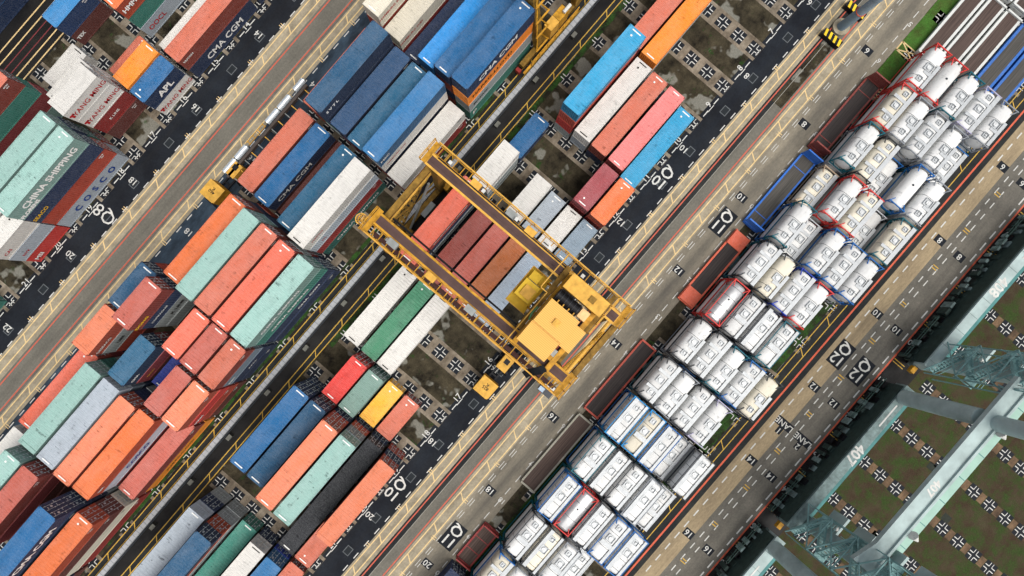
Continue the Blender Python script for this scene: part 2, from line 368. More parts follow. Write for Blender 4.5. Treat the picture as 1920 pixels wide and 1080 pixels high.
# ------------------------------------------------------------------ shipping containers
W = 2.44
def corr(L, n, amp, lo=.3, hi=.2):
    """trapezoid corrugation profile: list of (x, offset)"""
    p = L/n; out = []
    for i in range(n):
        x = -L/2+i*p; out += [(x, 0), (x+p*.30, 0), (x+p*.5, -amp), (x+p*.80, -amp)]
    out.append((L/2, 0)); return out
def body_mesh(L, Hc, name):
    mb = MB(); l = L-.30; n = int(l/.285)
    prof = corr(l, n, .045)
    def strip(pa, pb):
        i = len(mb.v)
        for a, b in zip(pa, pb): mb.v += [a, b]
        for k in range(len(pa)-1): mb.f.append((i+2*k, i+2*k+2, i+2*k+3, i+2*k+1))
    strip([(x, W/2-.015+o, .16) for x, o in prof], [(x, W/2-.015+o, Hc-.10) for x, o in prof])
    strip([(x, -W/2+.015-o, .16) for x, o in prof], [(x, -W/2+.015-o, Hc-.10) for x, o in prof])
    pe = corr(W-.3, 8, .05)
    strip([(-L/2+.03-o, y, .16) for y, o in pe], [(-L/2+.03-o, y, Hc-.1) for y, o in pe])
    mb.box(-L/2+.1, L/2-.1, -W/2+.08, W/2-.08, .1, .15)
    for s in (-1, 1):
        y0, y1 = (W/2-.07, W/2) if s > 0 else (-W/2, -W/2+.07)
        mb.box(-L/2+.17, L/2-.17, y0, y1, 0.02, .17); mb.box(-L/2+.17, L/2-.17, y0, y1, Hc-.12, Hc-.01)
        for e in (-1, 1):
            x0, x1 = (L/2-.16, L/2-.005) if e > 0 else (-L/2+.005, -L/2+.16)
            yy0, yy1 = (W/2-.155, W/2-.004) if s > 0 else (-W/2+.004, -W/2+.155)
            mb.box(x0, x1, yy0, yy1, .118, Hc-.118)
            xc0, xc1 = (L/2-.178, L/2) if e > 0 else (-L/2, -L/2+.178)
            yc0, yc1 = (W/2-.162, W/2+.002) if s > 0 else (-W/2-.002, -W/2+.162)
            mb.box(xc0, xc1, yc0, yc1, 0, .118); mb.box(xc0, xc1, yc0, yc1, Hc-.118, Hc)
    for e in (-1, 1):
        x0, x1 = (L/2-.15, L/2-.012) if e > 0 else (-L/2+.012, -L/2+.15)
        mb.box(x0, x1, -W/2+.17, W/2-.17, Hc-.14, Hc-.03); mb.box(x0, x1, -W/2+.17, W/2-.17, .02, .16)
    return mb.mesh(name)
def roof_mesh(L, Hc):
    mb = MB(); l = L-.30; pr = corr(l, int(l/.40), .05); i = len(mb.v)
    for x, o in pr: mb.v += [(x, -W/2+.06, Hc-.012+o), (x, W/2-.06, Hc-.014+o)]
    for k in range(len(pr)-1): mb.f.append((i+2*k, i+2*k+2, i+2*k+3, i+2*k+1))
    for e in (-1, 1):
        xp0, xp1 = (L/2-.45, L/2-.152) if e > 0 else (-L/2+.152, -L/2+.45)
        mb.box(xp0, xp1, -W/2+.18, W/2-.18, Hc-.05, Hc-.008)
        x0, x1 = (L/2-.148, L/2-.008) if e > 0 else (-L/2+.008, -L/2+.148)
        mb.box(x0, x1, -W/2+.17, W/2-.17, Hc-.028, Hc-.004)
    for s in (-1, 1):
        y0, y1 = (W/2-.075, W/2-.002) if s > 0 else (-W/2+.002, -W/2+.075)
        mb.box(-L/2+.18, L/2-.18, y0, y1, Hc-.009, Hc-.002)
    return mb.mesh('roof')
def door_mesh(Hc):
    mb = MB().box(-.02, .03, .015, W/2-.165, .17, Hc-.15)
    for z in (.2, .2+(Hc-.4)/3, .2+(Hc-.4)*2/3, Hc-.24): mb.box(.031, .055, .06, W/2-.2, z, z+.06)
    return mb.mesh('door')
def rods_mesh(Hc):
    mb = MB()
    for y in (.24, .78):
        mb.cyl((.085, y, .12), (.085, y, Hc-.1), .024, 6)
        for z in (.3, .9, 1.5, Hc-.4): mb.box(.056, .11, y-.06, y+.06, z, z+.07)
        mb.box(.10, .13, y-.02, y+.3, 1.12, 1.17)
    mb.box(.056, .062, .42, .66, 1.65, 1.95); mb.box(.056, .062, .36, .6, Hc-.62, Hc-.5)
    return mb.mesh('lock_rods')
def mark_mesh(L, k):
    mb = MB(); return mb
BM = {}
def cmesh(kind, L, Hc):
    key = (kind, L, Hc)
    if key not in BM:
        BM[key] = {'body': lambda: body_mesh(L, Hc, 'body'), 'door': lambda: door_mesh(Hc), 'rods': lambda: rods_mesh(Hc), 'roof': lambda: roof_mesh(L, Hc)}[kind]()
    return BM[key]
COL = {  # name: (hex, label word, wear, rust, stain)
 'salmon': ('c46950', 'salmon red'), 'orange': ('da6f38', 'orange'), 'brightorange': ('f08c22', 'bright orange'), 'peach': ('dc7d58', 'peach orange'),
 'darkred': ('8e2420', 'dark red'), 'maroon': ('944348', 'maroon'), 'red': ('d2382f', 'bright red'), 'coral': ('d8684f', 'coral red'), 'dusty': ('b85f50', 'dusty red'),
 'brick': ('98483e', 'brick red'), 'rust': ('a85238', 'rust brown'), 'brown': ('5f2a22', 'dark brown'), 'pink': ('e27d79', 'pink'), 'ochre': ('b46635', 'ochre brown'),
 'navy': ('14294a', 'navy'), 'indigo': ('23466a', 'indigo'), 'denim': ('144a6c', 'denim blue'), 'blue': ('04598c', 'blue'), 'skyblue': ('2a6fa2', 'mid blue'), 'lightblue': ('3180b8', 'light blue'),
 'tealblue': ('085678', 'teal blue'), 'cyan': ('2792bd', 'cyan'), 'tarp': ('1b86cc', 'bright blue'), 'royal': ('0c2f8c', 'royal blue'),
 'paleteal': ('8eb3aa', 'pale teal'), 'teal': ('3a8475', 'teal green'), 'darkteal': ('1f5f56', 'dark teal'), 'green': ('3f8060', 'green'), 'sage': ('77968b', 'sage green'),
 'white': ('d0cec8', 'white'), 'cream': ('cfc9b8', 'cream white'), 'grey': ('9aa2a2', 'grey'), 'lightgrey': ('a6b0b9', 'light grey'), 'bluegrey': ('8698a6', 'blue grey'), 'paleblue': ('a9bac9', 'pale blue'),
 'yellow': ('eeb136', 'yellow'), 'amber': ('d8861c', 'amber yellow'), 'black': ('22252a', 'black')}
def cpaint(c):
    h = COL[c][0]; wear = .5; rust = .35; stain = .5
    if c in ('white', 'cream'): rust = .5; stain = .3; wear = .1
    if c in ('navy', 'indigo', 'black', 'brown'): wear = .15
    if c in ('paleteal', 'teal', 'sage', 'lightgrey'): stain = .8
    return paint(c, hx(h), wear, rust, stain)
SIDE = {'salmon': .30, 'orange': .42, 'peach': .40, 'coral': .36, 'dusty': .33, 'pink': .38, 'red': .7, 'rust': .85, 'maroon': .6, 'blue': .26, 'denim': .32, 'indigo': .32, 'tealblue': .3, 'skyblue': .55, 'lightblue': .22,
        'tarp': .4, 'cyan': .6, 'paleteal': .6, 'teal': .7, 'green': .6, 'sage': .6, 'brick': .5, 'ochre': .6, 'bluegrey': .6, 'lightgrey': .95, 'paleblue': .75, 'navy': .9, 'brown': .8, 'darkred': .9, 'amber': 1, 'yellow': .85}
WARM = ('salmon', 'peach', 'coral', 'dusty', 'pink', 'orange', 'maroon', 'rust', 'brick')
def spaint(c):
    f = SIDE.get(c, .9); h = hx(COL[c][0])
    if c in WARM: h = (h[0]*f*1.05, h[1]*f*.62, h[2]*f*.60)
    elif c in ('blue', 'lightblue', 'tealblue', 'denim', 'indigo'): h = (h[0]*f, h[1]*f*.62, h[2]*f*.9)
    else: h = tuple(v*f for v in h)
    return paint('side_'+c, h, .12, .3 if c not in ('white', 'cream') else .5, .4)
M_rod = plain('galvanised_rod', hx('aab4b8'), .45, .3, .3)
M_mark = plain('marking_white', hx('e6e6e2'), .6, 0, .1)
M_ink = {'w': M_mark, 'r': plain('ink_red', hx('b02a2e')), 'b': plain('ink_blue', hx('1d3f86')), 'y': plain('ink_yellow', hx('e0b030')), 'k': plain('ink_black', hx('23211f'))}
ORD = ['first', 'second', 'third', 'fourth', 'fifth', 'sixth']
REF = {7: ('past the red lines', 74.4, 2.77), 8: ('from lane 8', 50.15, 2.77), 9: ('from the concrete beam', 18.6, 2.76), 10: ('from lane 10Q', -4.1, 2.77)}
GRP = {7: 'containers in the far corner block', 8: 'containers in the block beside lane 8', 9: 'containers in the block left of the concrete beam', 10: 'containers in the block beside lane 10Q'}
HC, HS = 2.896, 2.591
count = [0]
def container(x, y, z, L, Hc, col, label, group, text=None, top=False, marks=None, hide=False):
    LL = 12.192 if L == 40 else 6.058
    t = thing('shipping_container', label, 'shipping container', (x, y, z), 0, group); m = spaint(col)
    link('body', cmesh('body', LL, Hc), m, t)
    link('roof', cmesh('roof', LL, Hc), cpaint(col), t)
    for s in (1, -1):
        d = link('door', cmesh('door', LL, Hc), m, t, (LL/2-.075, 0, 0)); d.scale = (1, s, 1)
        if not hide: link('lock_rods', cmesh('rods', LL, Hc), M_rod, d)
    if top:
        r = random.random(); mb = MB(); zz = Hc+.006
        if r < .75:
            w_ = random.uniform(.9, 1.25)
            ends = (1, -1) if r < .5 else ((1,) if r < .62 else (-1,))
            mk = M_ink['w'] if col != 'white' else M_ink['k']
            for s in ends: part('roof_marking', MB().box(s*(LL/2-.33)-.07, s*(LL/2-.33)+.07, -w_/2, w_/2, zz-.012, zz), mk, t)
            if random.random() < .4: part('roof_marking', MB().cyl((ends[0]*(LL/2-1.0), .25, zz-.03), (ends[0]*(LL/2-1.0), .25, zz+.0), .13, 8), mk, t)
    if text:
        for (s, ink, size, xo, zo, bold) in text:
            mb = MB(); put_text(mb, s, size, (xo, -W/2-.012, Hc/2+zo), PX, (0, 0, 1), bold); part('lettering', mb, M_ink[ink], t)
    elif not hide:
        # small code block at the upper right of the long side
        mk = M_ink['w'] if col not in ('white', 'cream', 'lightgrey', 'paleteal', 'yellow') else M_ink['k']; nu = '%06d' % random.randint(1e5, 9e5)
        for s_, z_, q_ in ((nu, .42, .26), ('22G1' if L == 20 else '45G1', .75, .22)):
            mb = MB(); put_text(mb, s_, q_, (LL/2-1.05, -W/2-.012, Hc-z_), PX, (0, 0, 1), .01); part('lettering', mb, mk, t)
    count[0] += 1
    return t
TXT = {}
def stack(bl, L, bc, row, cols, hc=False, text={}, dy=0, dx=0):
    ref, y0, dyy = REF[bl]; Hc = HC if hc else HS; x = BX(bc)+dx; y = y0+dyy*row+dy; n = len(cols)
    q = int(16-bc+.001) if L == 20 else int(round(16-bc)); num = 'painted %d' % (q if L == 20 else q)
    if L == 40: num = 'number %d-%d' % (q, q+1)
    else: num = 'number %d' % int(round(16.5-bc))
    for i, c in enumerate(cols):
        tier = 'only tier' if n == 1 else ('top tier' if i == n-1 else ('bottom tier' if i == 0 else ORD[i]+' tier'))
        lab = '%s %s container, %s, %s row %s, by %s' % (('long' if L == 40 else 'short'), COL[c][1], tier, ORD[row], ref, num)
        container(x+random.uniform(-.05, .05), y+random.uniform(-.03, .03), .03+i*(Hc+.012), L, Hc, c, lab, GRP[bl], text.get(i), i == n-1, hide=(i < n-1 and bl != 10 and row > 1 and i not in text))
T_ = lambda s, ink, size=1.3, xo=0, zo=0, bold=.03: [(s, ink, size, xo, zo, bold)]
YM = T_('YANG MING', 'r', 1.0, .3, -.1, .01)+[('T', 'r', .75, -2.6, 0, .12)]
# corner block far left
for bc in (-2, 0, 2): stack(7, 40, bc, 0, ['blue', 'blue', 'cream' if bc else 'denim'])
# block beside lane 8
stack(8, 40, 2, 0, ['navy', 'salmon'], text={0: T_('CMA CGM', 'w', 1.5, .2, -.1), 1: T_('TRITON', 'w', .5, -4.8, .4, .01)})
stack(8, 40, 2, 1, ['white']); stack(8, 40, 2, 3, ['lightgrey', 'teal', 'orange'], text={0: T_('OOCL', 'r', 1.1, -3.8, 0, .02), 2: T_('HMM', 'w', 1.0, -4.6)})
stack(8, 40, 4, 0, ['navy', 'rust']); stack(8, 40, 4, 2, ['teal', 'maroon'])
stack(8, 20, .5, 0, ['white', 'blue'], text={0: YM, 1: T_('APL', 'w', 1.5, .1, -.1, .05)})
stack(8, 20, .5, 1, ['orange', 'brightorange']); stack(8, 20, .5, 2, ['salmon']); stack(8, 20, .5, 5, ['brown', 'lightblue'], text={0: T_('TEX', 'w', .7, -2.1, .2)}, dy=.7)
stack(8, 20, -.5, 1, ['brown', 'darkred', 'white', 'white'], text={1: T_('K LINE', 'w', .6, -.2, 0, .01), 2: YM, 3: YM})
stack(8, 20, -.5, 2, ['white', 'white', 'white']); stack(8, 20, -.5, 4, ['white'], dy=.4)
stack(8, 40, -2, 0, ['lightgrey', 'rust', 'navy', 'paleteal'], dx=-.5, text={0: T_('C  O  S  C  O', 'b', 1.35, .4, 0, .05), 2: T_('SEACO', 'y', .8, -4.8, -.2, .02), 3: T_('CHINA SHIPPING', 'w', 1.25, .3, .1, .04)+[('FLORENS', 'w', .75, -4.4, -.85, .04)]})
stack(8, 40, -2, 1, ['rust', 'teal', 'navy', 'paleteal'], dx=-.5)
stack(8, 40, -2, 4, ['paleteal', 'maroon', 'teal', 'salmon'], dx=-.2, dy=-.6)
stack(8, 20, -3.5, 0, ['red', 'lightgrey', 'white'], text={0: T_('MSI', 'w', .9, -2, -.2), 1: T_('NYK', 'r', .6, -1.6, -.3, .01), 2: T_('CAI', 'r', .7, -1.9, -.3, .01)})
stack(8, 20, -3.5, 1, ['grey', 'white', 'white']); stack(8, 20, -5.5, 0, ['teal']); stack(8, 20, -5.5, 1, ['darkteal'])
# block left of the concrete beam
stack(9, 40, 5, 0, ['teal', 'grey', 'brightorange', 'blue'], 1, {0: T_('P', 'w', 1.6, -5.2), 1: T_('MAERSK', 'k', .8, -3.8, 0, .01), 2: T_('HAPAG-LLOYD', 'k', 1.1, -1.5, 0, .02), 3: T_('CMA CGM', 'w', 1.5, -.5, 0, .05)})
stack(9, 40, 5, 1, ['rust', 'navy', 'salmon', 'blue'], 0); stack(9, 40, 5, 2, ['navy', 'grey', 'tarp'], 1); stack(9, 40, 5, 3, ['maroon', 'navy'])
stack(9, 40, 5, 4, ['navy', 'darkred', 'cream'], text={2: T_('HAMBURG SUD', 'r', .6, -4, .2, .01), 1: T_('HAMBURG', 'w', .8, 1, 0)}); stack(9, 40, 5, 5, ['navy', 'teal', 'rust', 'cream'], text={3: T_('HAMBURG SUD', 'r', .6, -4, .2, .01)})
stack(9, 40, 3, 0, ['darkred', 'white']); stack(9, 40, 3, 1, ['rust', 'navy', 'white', 'skyblue'], text={2: T_('HAMBURG SUD', 'r', .5, -3.5, .2, .01), 3: T_('MSC', 'w', .8, -5, 0)})
stack(9, 40, 3, 2, ['grey', 'rust', 'tealblue'], 1); stack(9, 40, 3, 3, ['maroon', 'navy', 'indigo'], 1); stack(9, 40, 3, 4, ['grey', 'teal', 'navy', 'denim'], 1, {3: T_('S V T L', 'w', .7, -4.5, .1)})
stack(9, 40, 3, 5, ['rust', 'salmon'], 1)
stack(9, 40, 1, 5, ['rust', 'salmon']); stack(9, 40, 1, 4, ['brown', 'blue'], text={1: T_('CMA CGM', 'w', 1.4, -1.5, 0)}); stack(9, 40, 1, 3, ['brown'])
stack(9, 40, 1, 2, ['rust', 'teal', 'tealblue'], 1); stack(9, 40, 1, 1, ['darkteal', 'darkred', 'lightgrey', 'white'], 0, {0: T_('CHINA SHIPPING', 'w', 1.1, .5, 0, .02), 2: T_('PIL', 'r', .6, -4, 0, .01), 3: T_('HAPAG', 'r', .6, -4, .2, .01)}, dx=-.25)
stack(9, 40, -1, 4, ['rust', 'navy', 'brown', 'orange'], text={}); stack(9, 40, -1, 3, ['teal', 'navy', 'paleteal', 'paleteal'], 1); stack(9, 40, -1, 2, ['rust', 'navy', 'brown', 'salmon'], 1)
stack(9, 40, -1, 1, ['navy', 'darkred', 'grey', 'coral'], 1); stack(9, 40, -1, 0, ['navy', 'navy', 'teal', 'paleteal'], 1, {1: T_('CMA CGM', 'w', .9, 1.6, 0), 2: T_('CHINA SHIPPING', 'w', .9, -.5, 0), 3: T_('CHINA SHIPPING', 'w', .9, -.8, 0)})
stack(9, 20, -2.5, 5, ['rust', 'salmon', 'rust', 'denim']); stack(9, 20, -2.5, 4, ['brown', 'grey', 'grey', 'navy', 'dusty'], text={2: T_('K LINE', 'k', .8, .3, 0), 3: T_('COMPAGNIE', 'w', .5, -.8, 0, .01), 4: T_('DONG', 'y', .7, -2, -.3)})
stack(9, 20, -2.5, 2, ['navy', 'brown', 'rust', 'coral']); stack(9, 20, -2.5, 1, ['teal', 'navy', 'rust', 'dusty']); stack(9, 20, -2.5, 0, ['navy', 'navy', 'bluegrey', 'salmon'], text={2: T_('MSC', 'w', .6, -2.2, 0), 1: T_('A P L L', 'w', .5, 0, 0)})
stack(9, 20, -3.5, 5, ['brown', 'rust', 'grey', 'peach'], text={2: T_('UES', 'k', .7, -.8, 0), 3: T_('GESEACO', 'w', .6, -1.6, -.3, .01)}); stack(9, 20, -3.5, 3, ['grey', 'brown', 'maroon', 'tealblue'], text={2: T_('GOLD', 'y', .5, -1.5, 0, .01), 3: T_('CMA', 'w', .6, -2, 0)})
stack(9, 20, -3.5, 2, ['brown', 'royal']); stack(9, 20, -3.5, 1, ['navy', 'brown', 'rust', 'dusty']); stack(9, 20, -3.5, 0, ['brown', 'rust', 'red', 'peach'], text={2: T_('HAM', 'w', .7, -2.2, -.2)})
stack(9, 40, -5, 5, ['navy', 'maroon', 'coral']); stack(9, 40, -5, 4, ['brown', 'grey', 'darkteal', 'paleteal']); stack(9, 40, -5, 3, ['rust', 'navy', 'bluegrey', 'lightgrey'])
stack(9, 40, -5, 2, ['maroon', 'grey', 'navy', 'peach'], dx=-.25); stack(9, 40, -5, 1, ['navy', 'maroon', 'lightgrey', 'orange'], text={2: T_('COSCO', 'b', 1.2, -.5, 0, .04), 3: T_('TEX', 'w', .5, -5, 0)})
stack(9, 40, -5, 0, ['amber', 'dusty'], text={0: T_('HAPAG-LLOYD', 'k', .8, 0, 0, .01)})
stack(9, 40, -7, 5, ['rust', 'grey', 'white']); stack(9, 40, -7, 4, ['teal', 'brown', 'darkteal', 'paleteal'], 1); stack(9, 40, -7, 3, ['brown', 'brown', 'maroon', 'dusty'], 1)
stack(9, 40, -7, 1, ['brown', 'grey', 'denim', 'navy', 'blue'], 1, {4: T_('CMA CGM', 'w', 1.5, .6, 0, .05)}); stack(9, 40, -7, 0, ['darkred', 'cream', 'brown', 'orange'], 1)
stack(9, 40, -9, 1, ['brown', 'navy', 'blue']); stack(9, 40, -9, 0, ['brown', 'navy', 'salmon'])
# block beside lane 10Q
stack(10, 40, 8, 4, ['rust', 'salmon']); stack(10, 40, 8, 3, ['grey', 'brightorange'])
stack(10, 40, 6, 4, ['grey', 'red', 'rust', 'cyan']); stack(10, 40, 6, 3, ['lightgrey', 'white']); stack(10, 40, 6, 2, ['navy', 'salmon']); stack(10, 40, 6, 1, ['darkred', 'pink']); stack(10, 40, 6, 0, ['cyan'])
stack(10, 20, 4.5, 5, ['blue']); stack(10, 20, 4.5, 1, ['darkred', 'maroon']); stack(10, 20, 4.5, 0, ['darkred', 'orange'])
stack(10, 20, 3.5, 5, ['grey', 'grey', 'white']); stack(10, 20, 3.5, 3, ['grey', 'white']); stack(10, 20, 3.5, 2, ['lightgrey']); stack(10, 20, 3.5, 1, ['white']); stack(10, 20, 3.5, 0, ['bluegrey'])
stack(10, 40, 2, 5, ['navy', 'grey', 'navy', 'coral'], text={3: T_('TRANSAMERICA LEASING', 'w', .55, .5, .3)}, dy=.45); stack(10, 40, 2, 4, ['navy', 'brick']); stack(10, 40, 2, 3, ['navy', 'dusty']); stack(10, 40, 2, 2, ['grey', 'ochre']); stack(10, 40, 2, 1, ['paleblue'])
stack(10, 40, 0, 5, ['white'], dy=.15); stack(10, 40, 0, 4, ['green']); stack(10, 40, 0, 3, ['white'])
stack(10, 20, -1.5, 4, ['darkred', 'red']); stack(10, 20, -1.5, 3, ['darkteal', 'sage']); stack(10, 20, -1.5, 2, ['yellow']); stack(10, 20, -1.5, 1, ['salmon'])
stack(10, 40, -3, 5, ['blue', 'denim', 'blue']); stack(10, 40, -3, 4, ['denim', 'maroon', 'denim']); stack(10, 40, -3, 3, ['tealblue', 'navy', 'rust', 'peach']); stack(10, 40, -3, 2, ['navy', 'rust', 'bluegrey', 'paleteal'])
stack(10, 40, -3, 1, ['navy', 'black']); stack(10, 40, -3, 0, ['rust', 'tealblue', 'peach']); stack(10, 20, -4.5, 0, ['salmon']); stack(10, 20, -4.5, 1, ['black'])
stack(10, 40, -6, 5, ['grey', 'navy', 'lightgrey']); stack(10, 40, -6, 4, ['grey', 'grey', 'orange', 'denim']); stack(10, 40, -6, 3, ['teal']); stack(10, 40, -6, 2, ['navy', 'white']); stack(10, 40, -6, 1, ['royal', 'skyblue']); stack(10, 40, -6, 0, ['salmon'])

# ------------------------------------------------------------------ tank containers
M_tank = paint('tank_white', hx('dcdddb'), .1, .12, .45); M_tankc = paint('tank_cream', hx('ddd6c2'), .1, .1, .3); M_steel = plain('bare_steel', hx('b9babb'), .35, .55, .25)
M_strap = plain('strap_dark', hx('30363c'), .6); M_walk = plain('walkway_grey', hx('b4b8ba'), .5, .2, .15); M_lid = plain('lid_grey', hx('cfd2d2'), .4, .1, .15)
FR = {'teal': '14616f', 'blue': '1c63a8', 'red': 'd0403c', 'black': '2c3035', 'grey': '8b9096', 'lilac': 'a9a6bd', 'cyan': '1a86c4', 'purple': '2840a8', 'white': 'c8ccd0', 'beige': 'b9a48c', 'darkblue': '173b6e'}
FW = {'teal': 'teal', 'blue': 'blue', 'red': 'red', 'black': 'black', 'grey': 'grey', 'lilac': 'lilac', 'cyan': 'bright blue', 'purple': 'violet blue', 'white': 'white', 'beige': 'beige', 'darkblue': 'dark blue'}
TL = 6.058; TH = 2.591
def tank_frame(full):
    mb = MB()
    for e in (-1, 1):
        x = e*(TL/2-.07)
        for s in (-1, 1):
            y = s*(W/2-.07); mb.box(x-.07, x+.07, y-.07, y+.07, 0, TH)
            mb.bar((x, y, .85), (x, s*.35, .1), .09); mb.bar((x, y, TH-.75), (x, s*.45, TH-.1), .09)
            mb.bar((x, y, TH-.1), (x-e*.75, s*.72, TH-.28), .10); mb.bar((x, y, .1), (x-e*.8, s*.6, .5), .08)
        mb.box(x-.06, x+.06, -W/2+.141, W/2-.141, TH-.13, TH-.01); mb.box(x-.06, x+.06, -W/2+.141, W/2-.141, .02, .14)
    for s in (-1, 1):
        y = s*(W/2-.06); mb.box(-TL/2+.141, TL/2-.141, y-.05, y+.05, .05, .16)
        if full: mb.box(-TL/2+.141, TL/2-.141, y-.045, y+.045, TH-.11, TH-.02)
    return mb.mesh('frame')
def vessel(r=1.15, L=5.5, n=40, zc=1.36, box=True):
    mb = MB(); prof = [(-L/2-.22, .30), (-L/2-.17, .62), (-L/2-.06, .90), (-L/2+.10, 1.02), (-L/2+.22, 1.06), (L/2-.22, 1.06), (L/2-.10, 1.02), (L/2+.06, .90), (L/2+.17, .62), (L/2+.22, .30)]
    for x, q in prof:
        for k in range(n):
            t = 2*math.pi*k/n; e_ = .74 if box else 1.0; cy = math.copysign(abs(math.cos(t))**e_, math.cos(t)); cz = math.copysign(abs(math.sin(t))**e_, math.sin(t)); mb.v.append((x, cy*r*q/1.06, zc+cz*min(r, 1.10)*q/1.06))
    for i in range(len(prof)-1):
        for k in range(n): mb.f.append((i*n+k, i*n+(k+1) % n, (i+1)*n+(k+1) % n, (i+1)*n+k))
    mb.f.append(tuple(range(n))); mb.f.append(tuple((len(prof)-1)*n+n-1-k for k in range(n)))
    me = mb.mesh('vessel'); 
    for p in me.polygons: p.use_smooth = len(p.vertices) == 4
    return me
ZT = 2.46
def straps(xs):
    mb = MB(); n = 40
    for x in xs:
        for k in range(n):
            a = 2*math.pi*k/n; b = 2*math.pi*(k+1)/n
            f_ = lambda t: (math.copysign(abs(math.cos(t))**.74, math.cos(t))*1.162, 1.36+math.copysign(abs(math.sin(t))**.74, math.sin(t))*1.112)
            (ya_, za_), (yb_, zb_) = f_(a), f_(b); mb.quad((x-.025, ya_, za_), (x+.025, ya_, za_), (x+.025, yb_, zb_), (x-.025, yb_, zb_))
    return mb.mesh('strap')
def walk(v):
    mb = MB(); z = 2.50
    if v == 0: mb.box(-2.9, 2.9, -1.14, -.72, z, z+.05); mb.box(-.9, -.3, -.71, .9, z-.02, z+.03)
    elif v == 1: mb.box(-2.75, .9, -1.16, -.74, z, z+.05); mb.box(-1.0, -.5, -.73, .2, z, z+.04)
    elif v == 2: mb.box(-2.9, 2.9, .42, .95, z, z+.05); mb.box(-2.9, 2.9, -1.15, -.75, z-.02, z+.03)
    elif v == 3: mb.box(-2.9, 2.9, -1.15, -.6, z, z+.05); mb.box(.9, 1.3, -.59, 1.1, z-.02, z+.04); mb.box(-1.5, -1.1, -.59, 1.1, z-.02, z+.04)
    return mb.mesh('walkway')
def hatch(v, j=0):
    mb = MB(); z = 2.44
    if v in (0, 2): boxes = ((.3, .1, .48), (1.95, .1, .34))
    elif v == 1: boxes = ((-.1, 0, .5), (-1.9, .05, .33))
    else: boxes = ((.1, .1, .45), (-1.8, .0, .4), (2.0, 0, .3))
    for x, y, r in boxes[j:j+1]:
        for a in (-1, 1):
            mb.box(x-r, x+r, y+a*r-.03, y+a*r+.03, z, z+.16); mb.box(x+a*r-.03, x+a*r+.03, y-r+.03, y+r-.03, z, z+.16)
        mb.box(x-r+.03, x+r-.03, y-r+.03, y+r-.03, z, z+.02)
    return mb.mesh('spill_box')
def lid(v, j=0):
    mb = MB(); z = 2.46
    xs = ((.3, .1, .26), (1.95, .1, .12)) if v in (0, 2) else (((-.1, 0, .27), (-1.9, .05, .12)) if v == 1 else ((.1, .1, .25), (-1.8, 0, .16), (2.0, 0, .1)))
    for x, y, r in xs[j:j+1]: mb.cyl((x, y, z), (x, y, z+.14), r, 16); mb.bar((x-r*1.2, y, z+.15), (x+r*1.2, y, z+.15), .04)
    return mb.mesh('manhole_lid')
TM = {'frame': tank_frame(False), 'framef': tank_frame(True), 'v': vessel(), 'v2': vessel(1.06, 5.5, box=False), 's0': [straps((x,)) for x in (-1.05, 1.15)], 's1': [straps((x,)) for x in (-1.7, .6)], 's2': [straps((x,)) for x in (-2.2, -.8, .7, 2.1)],
      'w': [walk(i) for i in range(4)], 'h': [[hatch(i, j) for j in range(2+(i == 3))] for i in range(4)], 'l': [[lid(i, j) for j in range(2+(i == 3))] for i in range(4)]}
rowY = [-23.45, -26.2, -28.97, -31.75, -34.5]
def tank(k, row, tier, top, fr, kind='w', v=None):
    x = -11+P*(k+.47); y = rowY[row]; z = .03+tier*(TH+.015)
    v = random.randrange(4) if v is None else v
    kd = {'w': 'white', 'c': 'cream', 's': 'bare steel', 'r': 'smooth white', 'b': 'smooth white'}[kind]
    lab = '%s tank in %s frame, %s, %s row from flat racks, by number %d' % (kd, FW[fr], 'top tier' if (top and tier) else ('lower tier' if not top else 'only tier'), ORD[row], 16-k)
    t = thing('tank_container', lab, 'tank container', (x+random.uniform(-.05, .05), y, z), 0, 'tank containers stacked between the flat racks and the road')
    fm = plain('tankframe_'+fr, hx(FR[fr]), .5, 0, .25)
    full = kind in 'w' and v in (0, 3) or kind == 'f'
    link('frame', TM['framef' if (v % 2 == 0) else 'frame'], fm, t)
    ve = link('vessel', TM['v2' if kind in 'rb' else 'v'], {'w': M_tank, 'c': M_tankc, 's': M_steel, 'r': M_tank, 'b': M_tank}[kind], t)
    if top:
        if kind not in 'r':
            for st_ in TM['s%d' % (v % 3)]: link('strap', st_, M_strap, ve)
        if kind not in 'rs':
            link('walkway', TM['w'][v], M_walk, t)
            for a_, b_ in zip(TM['h'][v], TM['l'][v]): link('manhole_lid', b_, M_lid, link('spill_box', a_, M_walk, t))
        else: part('manhole_lid', MB().cyl((.4, .1, 2.3), (.4, .1, 2.46), .14, 12), M_strap, t)
TK = {10: 'red.w red.r teal.w lilac.w grey.w', 9: 'red.c grey.w grey.w grey.w -blue.w', 8: 'teal.w black.c -blue.w blue.r grey.w', 7: '-beige.c red.w red.c -white.w teal.c',
      6: 'teal.w -white.w blue.w blue.w blue.w', 5: 'black.w black.c purple.w red.w 0', 4: 'red.s black.w black.w teal.w 0', 3: 'black.w black.w teal.w blue.w black.c',
      2: 'black.w grey.w black.w lilac.w 0', 1: 'cyan.w cyan.c blue.w -grey.w black.w', 0: 'teal.w black.w black.w grey.w -white.w', -1: 'blue.w red.s black.w blue.w blue.w',
      -2: 'black.w black.c grey.w -white.w 0', -3: 'blue.c grey.w white.w 0 0', -4: 'black.w black.w 0 0 0'}
vv = 0
for k, s in TK.items():
    for row, d in enumerate(s.split()):
        if d == '0': continue
        low = d[0] == '-'; fr, kind = d.strip('-').split('.'); vv += 1
        if not low: tank(k, row, 0, False, random.choice(['black', 'teal', 'grey', 'blue']) if fr != 'red' else 'red', 'w', 0)
        tank(k, row, 0 if low else 1, True, fr, kind, (vv*7+row*3+k) % 4)

